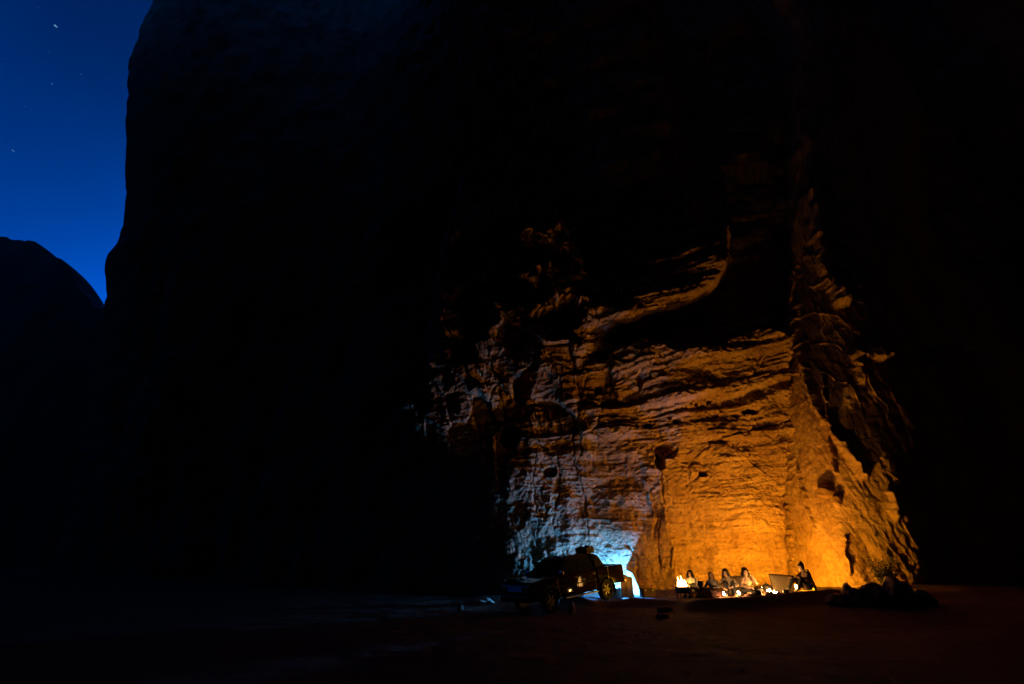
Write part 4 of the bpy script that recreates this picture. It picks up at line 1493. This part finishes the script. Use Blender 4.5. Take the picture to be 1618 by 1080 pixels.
    for s in (-1, 1):
        bm = bmesh.new()
        bmesh.ops.create_icosphere(bm, subdivisions=2, radius=0.011, matrix=Matrix.Translation(hd + u * 0.012 + f * 0.086 + r * s * 0.032))
        from_bm('eye', bm, EYE, o, smooth=True)
    bm = bmesh.new()
    capsule(bm, hd - u * 0.058 + f * 0.084 - r * 0.018, hd - u * 0.058 + f * 0.084 + r * 0.018, 0.007, 0.007, 8)
    from_bm('mouth', bm, LIP, o, smooth=True)
    return o


def at_ground(x, y, dz=0.0):
    return (x, y, gz(x, y) + dz)


person('person on a low chair reaching an arm towards the white flame', at_ground(CHX, CHY), CHR,
       dict(pelvis=(0, 0.06, 0.29), chest=(0, -0.02, 0.53), neck=(0, -0.06, 0.69), head=(0, -0.10, 0.81), look=(R(34), R(-6)),
            elbow=((-0.25, -0.30, 0.50), (0.26, -0.20, 0.46)), wrist=((-0.14, -0.50, 0.55), (0.15, -0.36, 0.46)),
            knee=((-0.14, -0.36, 0.42), (0.15, -0.36, 0.42)), ankle=((-0.13, -0.40, 0.06), (0.15, -0.42, 0.06))),
       (SKIN, CREAM, CREAM, DARK_CLOTH), 'bob', HAIR_DARK, 0.97)
person('person with long auburn hair in a grey knit sweater, legs stretched out', at_ground(7.86, 20.25), R(-48),
       dict(pelvis=(0, 0.02, 0.14), chest=(0, 0.06, 0.40), neck=(0, 0.05, 0.57), head=(0, 0.03, 0.70), look=(R(40), R(-4)),
            elbow=((-0.27, -0.04, 0.30), (0.27, -0.04, 0.30)), wrist=((-0.12, -0.24, 0.25), (0.12, -0.26, 0.25)),
            knee=((-0.10, -0.42, 0.20), (0.11, -0.42, 0.22)), ankle=((-0.11, -0.84, 0.07), (0.10, -0.84, 0.07)), toe=((0, -0.4, 1), (0, -0.4, 1))),
       (SKIN, KNIT_GREY, DARK_CLOTH, CREAM), 'long', HAIR_RED)
person('person with dark curly bob in a pale sweater hugging raised knees', at_ground(8.38, 19.95), R(-22),
       dict(pelvis=(0, 0.06, 0.13), chest=(0.02, 0.0, 0.42), neck=(0.0, -0.03, 0.60), head=(-0.03, -0.07, 0.73), look=(R(-14), R(8)),
            elbow=((-0.30, -0.16, 0.34), (0.30, -0.14, 0.34)), wrist=((-0.18, -0.42, 0.26), (0.10, -0.40, 0.30)),
            knee=((-0.12, -0.32, 0.42), (0.15, -0.30, 0.43)), ankle=((-0.13, -0.44, 0.06), (0.17, -0.46, 0.06))),
       (SKIN, KNIT_PALE, DARK_CLOTH, SKIN), 'bob', HAIR_DARK, 1.05)
person('dark haired person holding a hand to the face in front of a mattress', at_ground(9.05, 19.85), R(8),
       dict(pelvis=(0, 0.08, 0.13), chest=(0, 0.04, 0.42), neck=(0, 0.0, 0.59), head=(0, -0.04, 0.72), look=(R(-18), R(10)),
            elbow=((-0.27, -0.08, 0.30), (0.25, -0.18, 0.38)), wrist=((-0.10, -0.28, 0.24), (0.13, -0.17, 0.62)), hand=((1, -0.6, -0.3), (-0.45, 0.25, 1)),
            knee=((-0.36, -0.22, 0.16), (0.34, -0.24, 0.17)), ankle=((0.08, -0.36, 0.07), (-0.08, -0.30, 0.10)), toe=((1, -0.1, -0.1), (-1, -0.1, -0.1))),
       (SKIN, KNIT_TAN, DARK_CLOTH, SKIN), 'bob', HAIR_DARK, 1.08)
person('person in profile with hair in a bun, knees raised, on the rug', at_ground(11.12, 19.6, 0.085), R(-74),
       dict(pelvis=(0, 0.10, 0.13), chest=(0, 0.12, 0.42), neck=(0, 0.09, 0.59), head=(0, 0.04, 0.72), look=(0, R(14)),
            elbow=((-0.28, -0.08, 0.36), (0.27, -0.06, 0.36)), wrist=((-0.16, -0.34, 0.40), (0.14, -0.30, 0.42)),
            knee=((-0.13, -0.30, 0.40), (0.20, -0.30, 0.34)), ankle=((-0.12, -0.58, 0.07), (0.22, -0.52, 0.07))),
       (SKIN, JACKET, DARK_CLOTH, CREAM), 'bun', HAIR_DARK, 1.08)

# blanket over the outstretched legs
bm = bmesh.new()
grid = []
bx_, by_ = 7.5, 19.62
ca, sa = math.cos(R(42)), math.sin(R(42))
for i in range(25):
    row = []
    for j in range(19):
        u, v = i / 24 - 0.5, j / 18 - 0.5
        lx2, ly2 = u * 1.15, v * 0.80
        x, y = bx_ + ca * lx2 - sa * ly2 * 0.9, by_ + sa * lx2 * 0.9 + ca * ly2
        e = max(0.0, 1 - (2 * abs(u)) ** 4) * max(0.0, 1 - (2 * abs(v)) ** 2.5)
        row.append(bm.verts.new((x, y, gz(x, y) + 0.02 + 0.27 * e ** 0.7 + 0.03 * float(noise3(x * 7, y * 7, 3.0)) * (0.3 + e))))
    grid.append(row)
for i in range(24):
    for j in range(18):
        bm.faces.new((grid[i][j], grid[i + 1][j], grid[i + 1][j + 1], grid[i][j + 1]))
bmesh.ops.solidify(bm, geom=list(bm.faces), thickness=0.02)
tag(from_bm('blanket', bm, BLANKET, None, smooth=True), 'dark red wool blanket over the outstretched legs', 'blanket')

# ------------------------------------------------------------------ boulders, stones, shrubs
for (lab, x, y, s, sd) in (('low flat dark boulder nearest the rug in the heap by the buttress', 11.1, 17.9, (0.46, 0.38, 0.27), 41),
                           ('smooth round dark boulder second from the rug by the buttress', 11.62, 17.75, (0.34, 0.36, 0.52), 42),
                           ('broad dark boulder in the middle of the heap by the buttress', 12.2, 17.6, (0.44, 0.42, 0.55), 43),
                           ('tallest dark boulder under the dry shrub by the buttress', 12.95, 17.45, (0.52, 0.5, 0.68), 44),
                           ('low dark boulder at the far right end of the heap', 13.7, 17.5, (0.4, 0.4, 0.34), 45)):
    boulder('boulder', lab, x, y, s, sd, group='boulders at the foot of the buttress', sink=0.06)
boulder('pale_rock', 'pale block of rubble on the sand left of the truck nose', -1.35, 23.3, (0.5, 0.35, 0.22), 51, STONE_PALE, 'rock', sink=0.04)
boulder('pale_rock', 'smaller pale rubble stone in front of the pale block', -0.95, 22.7, (0.22, 0.18, 0.13), 52, STONE_PALE, 'rock', sink=0.02)
boulder('stone', 'lone grey stone on the dark sand far left of the truck', -2.05, 20.8, (0.13, 0.12, 0.19), 53, STONE, 'stone', sink=0.02)
boulder('standing_stone', 'pale upright stone beside the front wheel of the truck', 2.12, 18.75, (0.12, 0.10, 0.30), 54, STONE_PALE, 'stone', sink=0.03)
boulder('stone', 'dark rounded rock on the terrace edge right of the truck', 5.42, 18.65, (0.30, 0.22, 0.15), 55, STONE, 'stone', sink=0.03)
boulder('stone', 'dark stone on the sand slope below the storage box', 5.0, 17.6, (0.22, 0.2, 0.13), 56, STONE, 'stone', sink=0.03)
boulder('stone', 'small dark stone at the foot of the edge on mattress', 11.95, 19.4, (0.12, 0.10, 0.09), 57, STONE, 'stone', sink=0.01)
for i, (lab, x, y, s) in enumerate((('flat hearth stone right of the wide cooking pot', 9.4, 18.95, (0.2, 0.14, 0.13)), ('pointed hearth stone left of the wide cooking pot', 8.62, 18.92, (0.16, 0.13, 0.12)),
                                    ('long hearth stone left of the small sooty pot', 9.72, 18.9, (0.18, 0.12, 0.10)))):
    boulder('hearth_stone', lab, x, y, s, 70 + i, STONE, 'stone', 'hearth stones', 0.02)
rr = np.random.RandomState(5)
bm = bmesh.new()
for i in range(220):
    x, y = rr.uniform(-6, 15), rr.uniform(9, 23)
    s = rr.uniform(0.010, 0.035)
    rock_mesh(bm, (x, y, gz(x, y) + 0.2 * s), (s, s * rr.uniform(0.7, 1), s * 0.7), 100 + i, 1)
tag(from_bm('pebbles', bm, STONE, None), 'scattered pebbles lying on the dark sand', 'pebbles', kind='stuff')


def shrub(label, x, y, h, spread, n_stem, n_leaf, seed, z=None):
    rs = np.random.RandomState(seed)
    o = empty('dry_shrub', (x, y, gz(x, y) if z is None else z))
    tag(o, label, 'shrub', 'dry shrubs')
    tips = []
    bm = bmesh.new()
    for i in range(n_stem):
        a, l = rs.uniform(0, 6.28), rs.uniform(0.5, 1.0)
        p = [Vector((0.02 * math.cos(a), 0.02 * math.sin(a), -0.04))]
        for k_ in range(1, 6):
            t = k_ / 5
            p.append(Vector((spread * l * t ** 1.3 * math.cos(a + 0.3 * t), spread * l * t ** 1.3 * math.sin(a + 0.3 * t), h * l * t)) + Vector(rs.normal(size=3)) * 0.02 * h)
        tube(bm, p, [0.012 * h + 0.003, 0.010 * h + 0.002, 0.008 * h + 0.002, 0.006 * h + 0.002, 0.005 * h, 0.003], 5)
        tips += p[2:]
    from_bm('stem', bm, WOOD, o)
    bm = bmesh.new()
    for i in range(n_leaf):
        c_ = tips[rs.randint(len(tips))] + Vector(rs.normal(size=3)) * 0.09 * h
        d1 = Vector(rs.normal(size=3)).normalized() * 0.018 * (0.6 + h)
        d2 = d1.cross(Vector(rs.normal(size=3))).normalized() * 0.006 * (0.6 + h)
        bm.faces.new([bm.verts.new(c_ + q) for q in (-d1, d2, d1, -d2)])
    tag(from_bm('foliage', bm, LEAF, o), kind='stuff')
    return o


shrub('large dark dry shrub rising behind the boulders by the buttress', 13.1, 17.95, 1.25, 0.42, 30, 3600, 4, gz(13.1, 17.95) + 0.05)
shrub('small dry shrub at the wall foot left of the brazier', 6.1, 20.5, 0.26, 0.16, 9, 120, 5)
shrub('tiny dry shrub on the sand right of the profile sitter', 12.2, 19.9, 0.14, 0.12, 7, 60, 6)
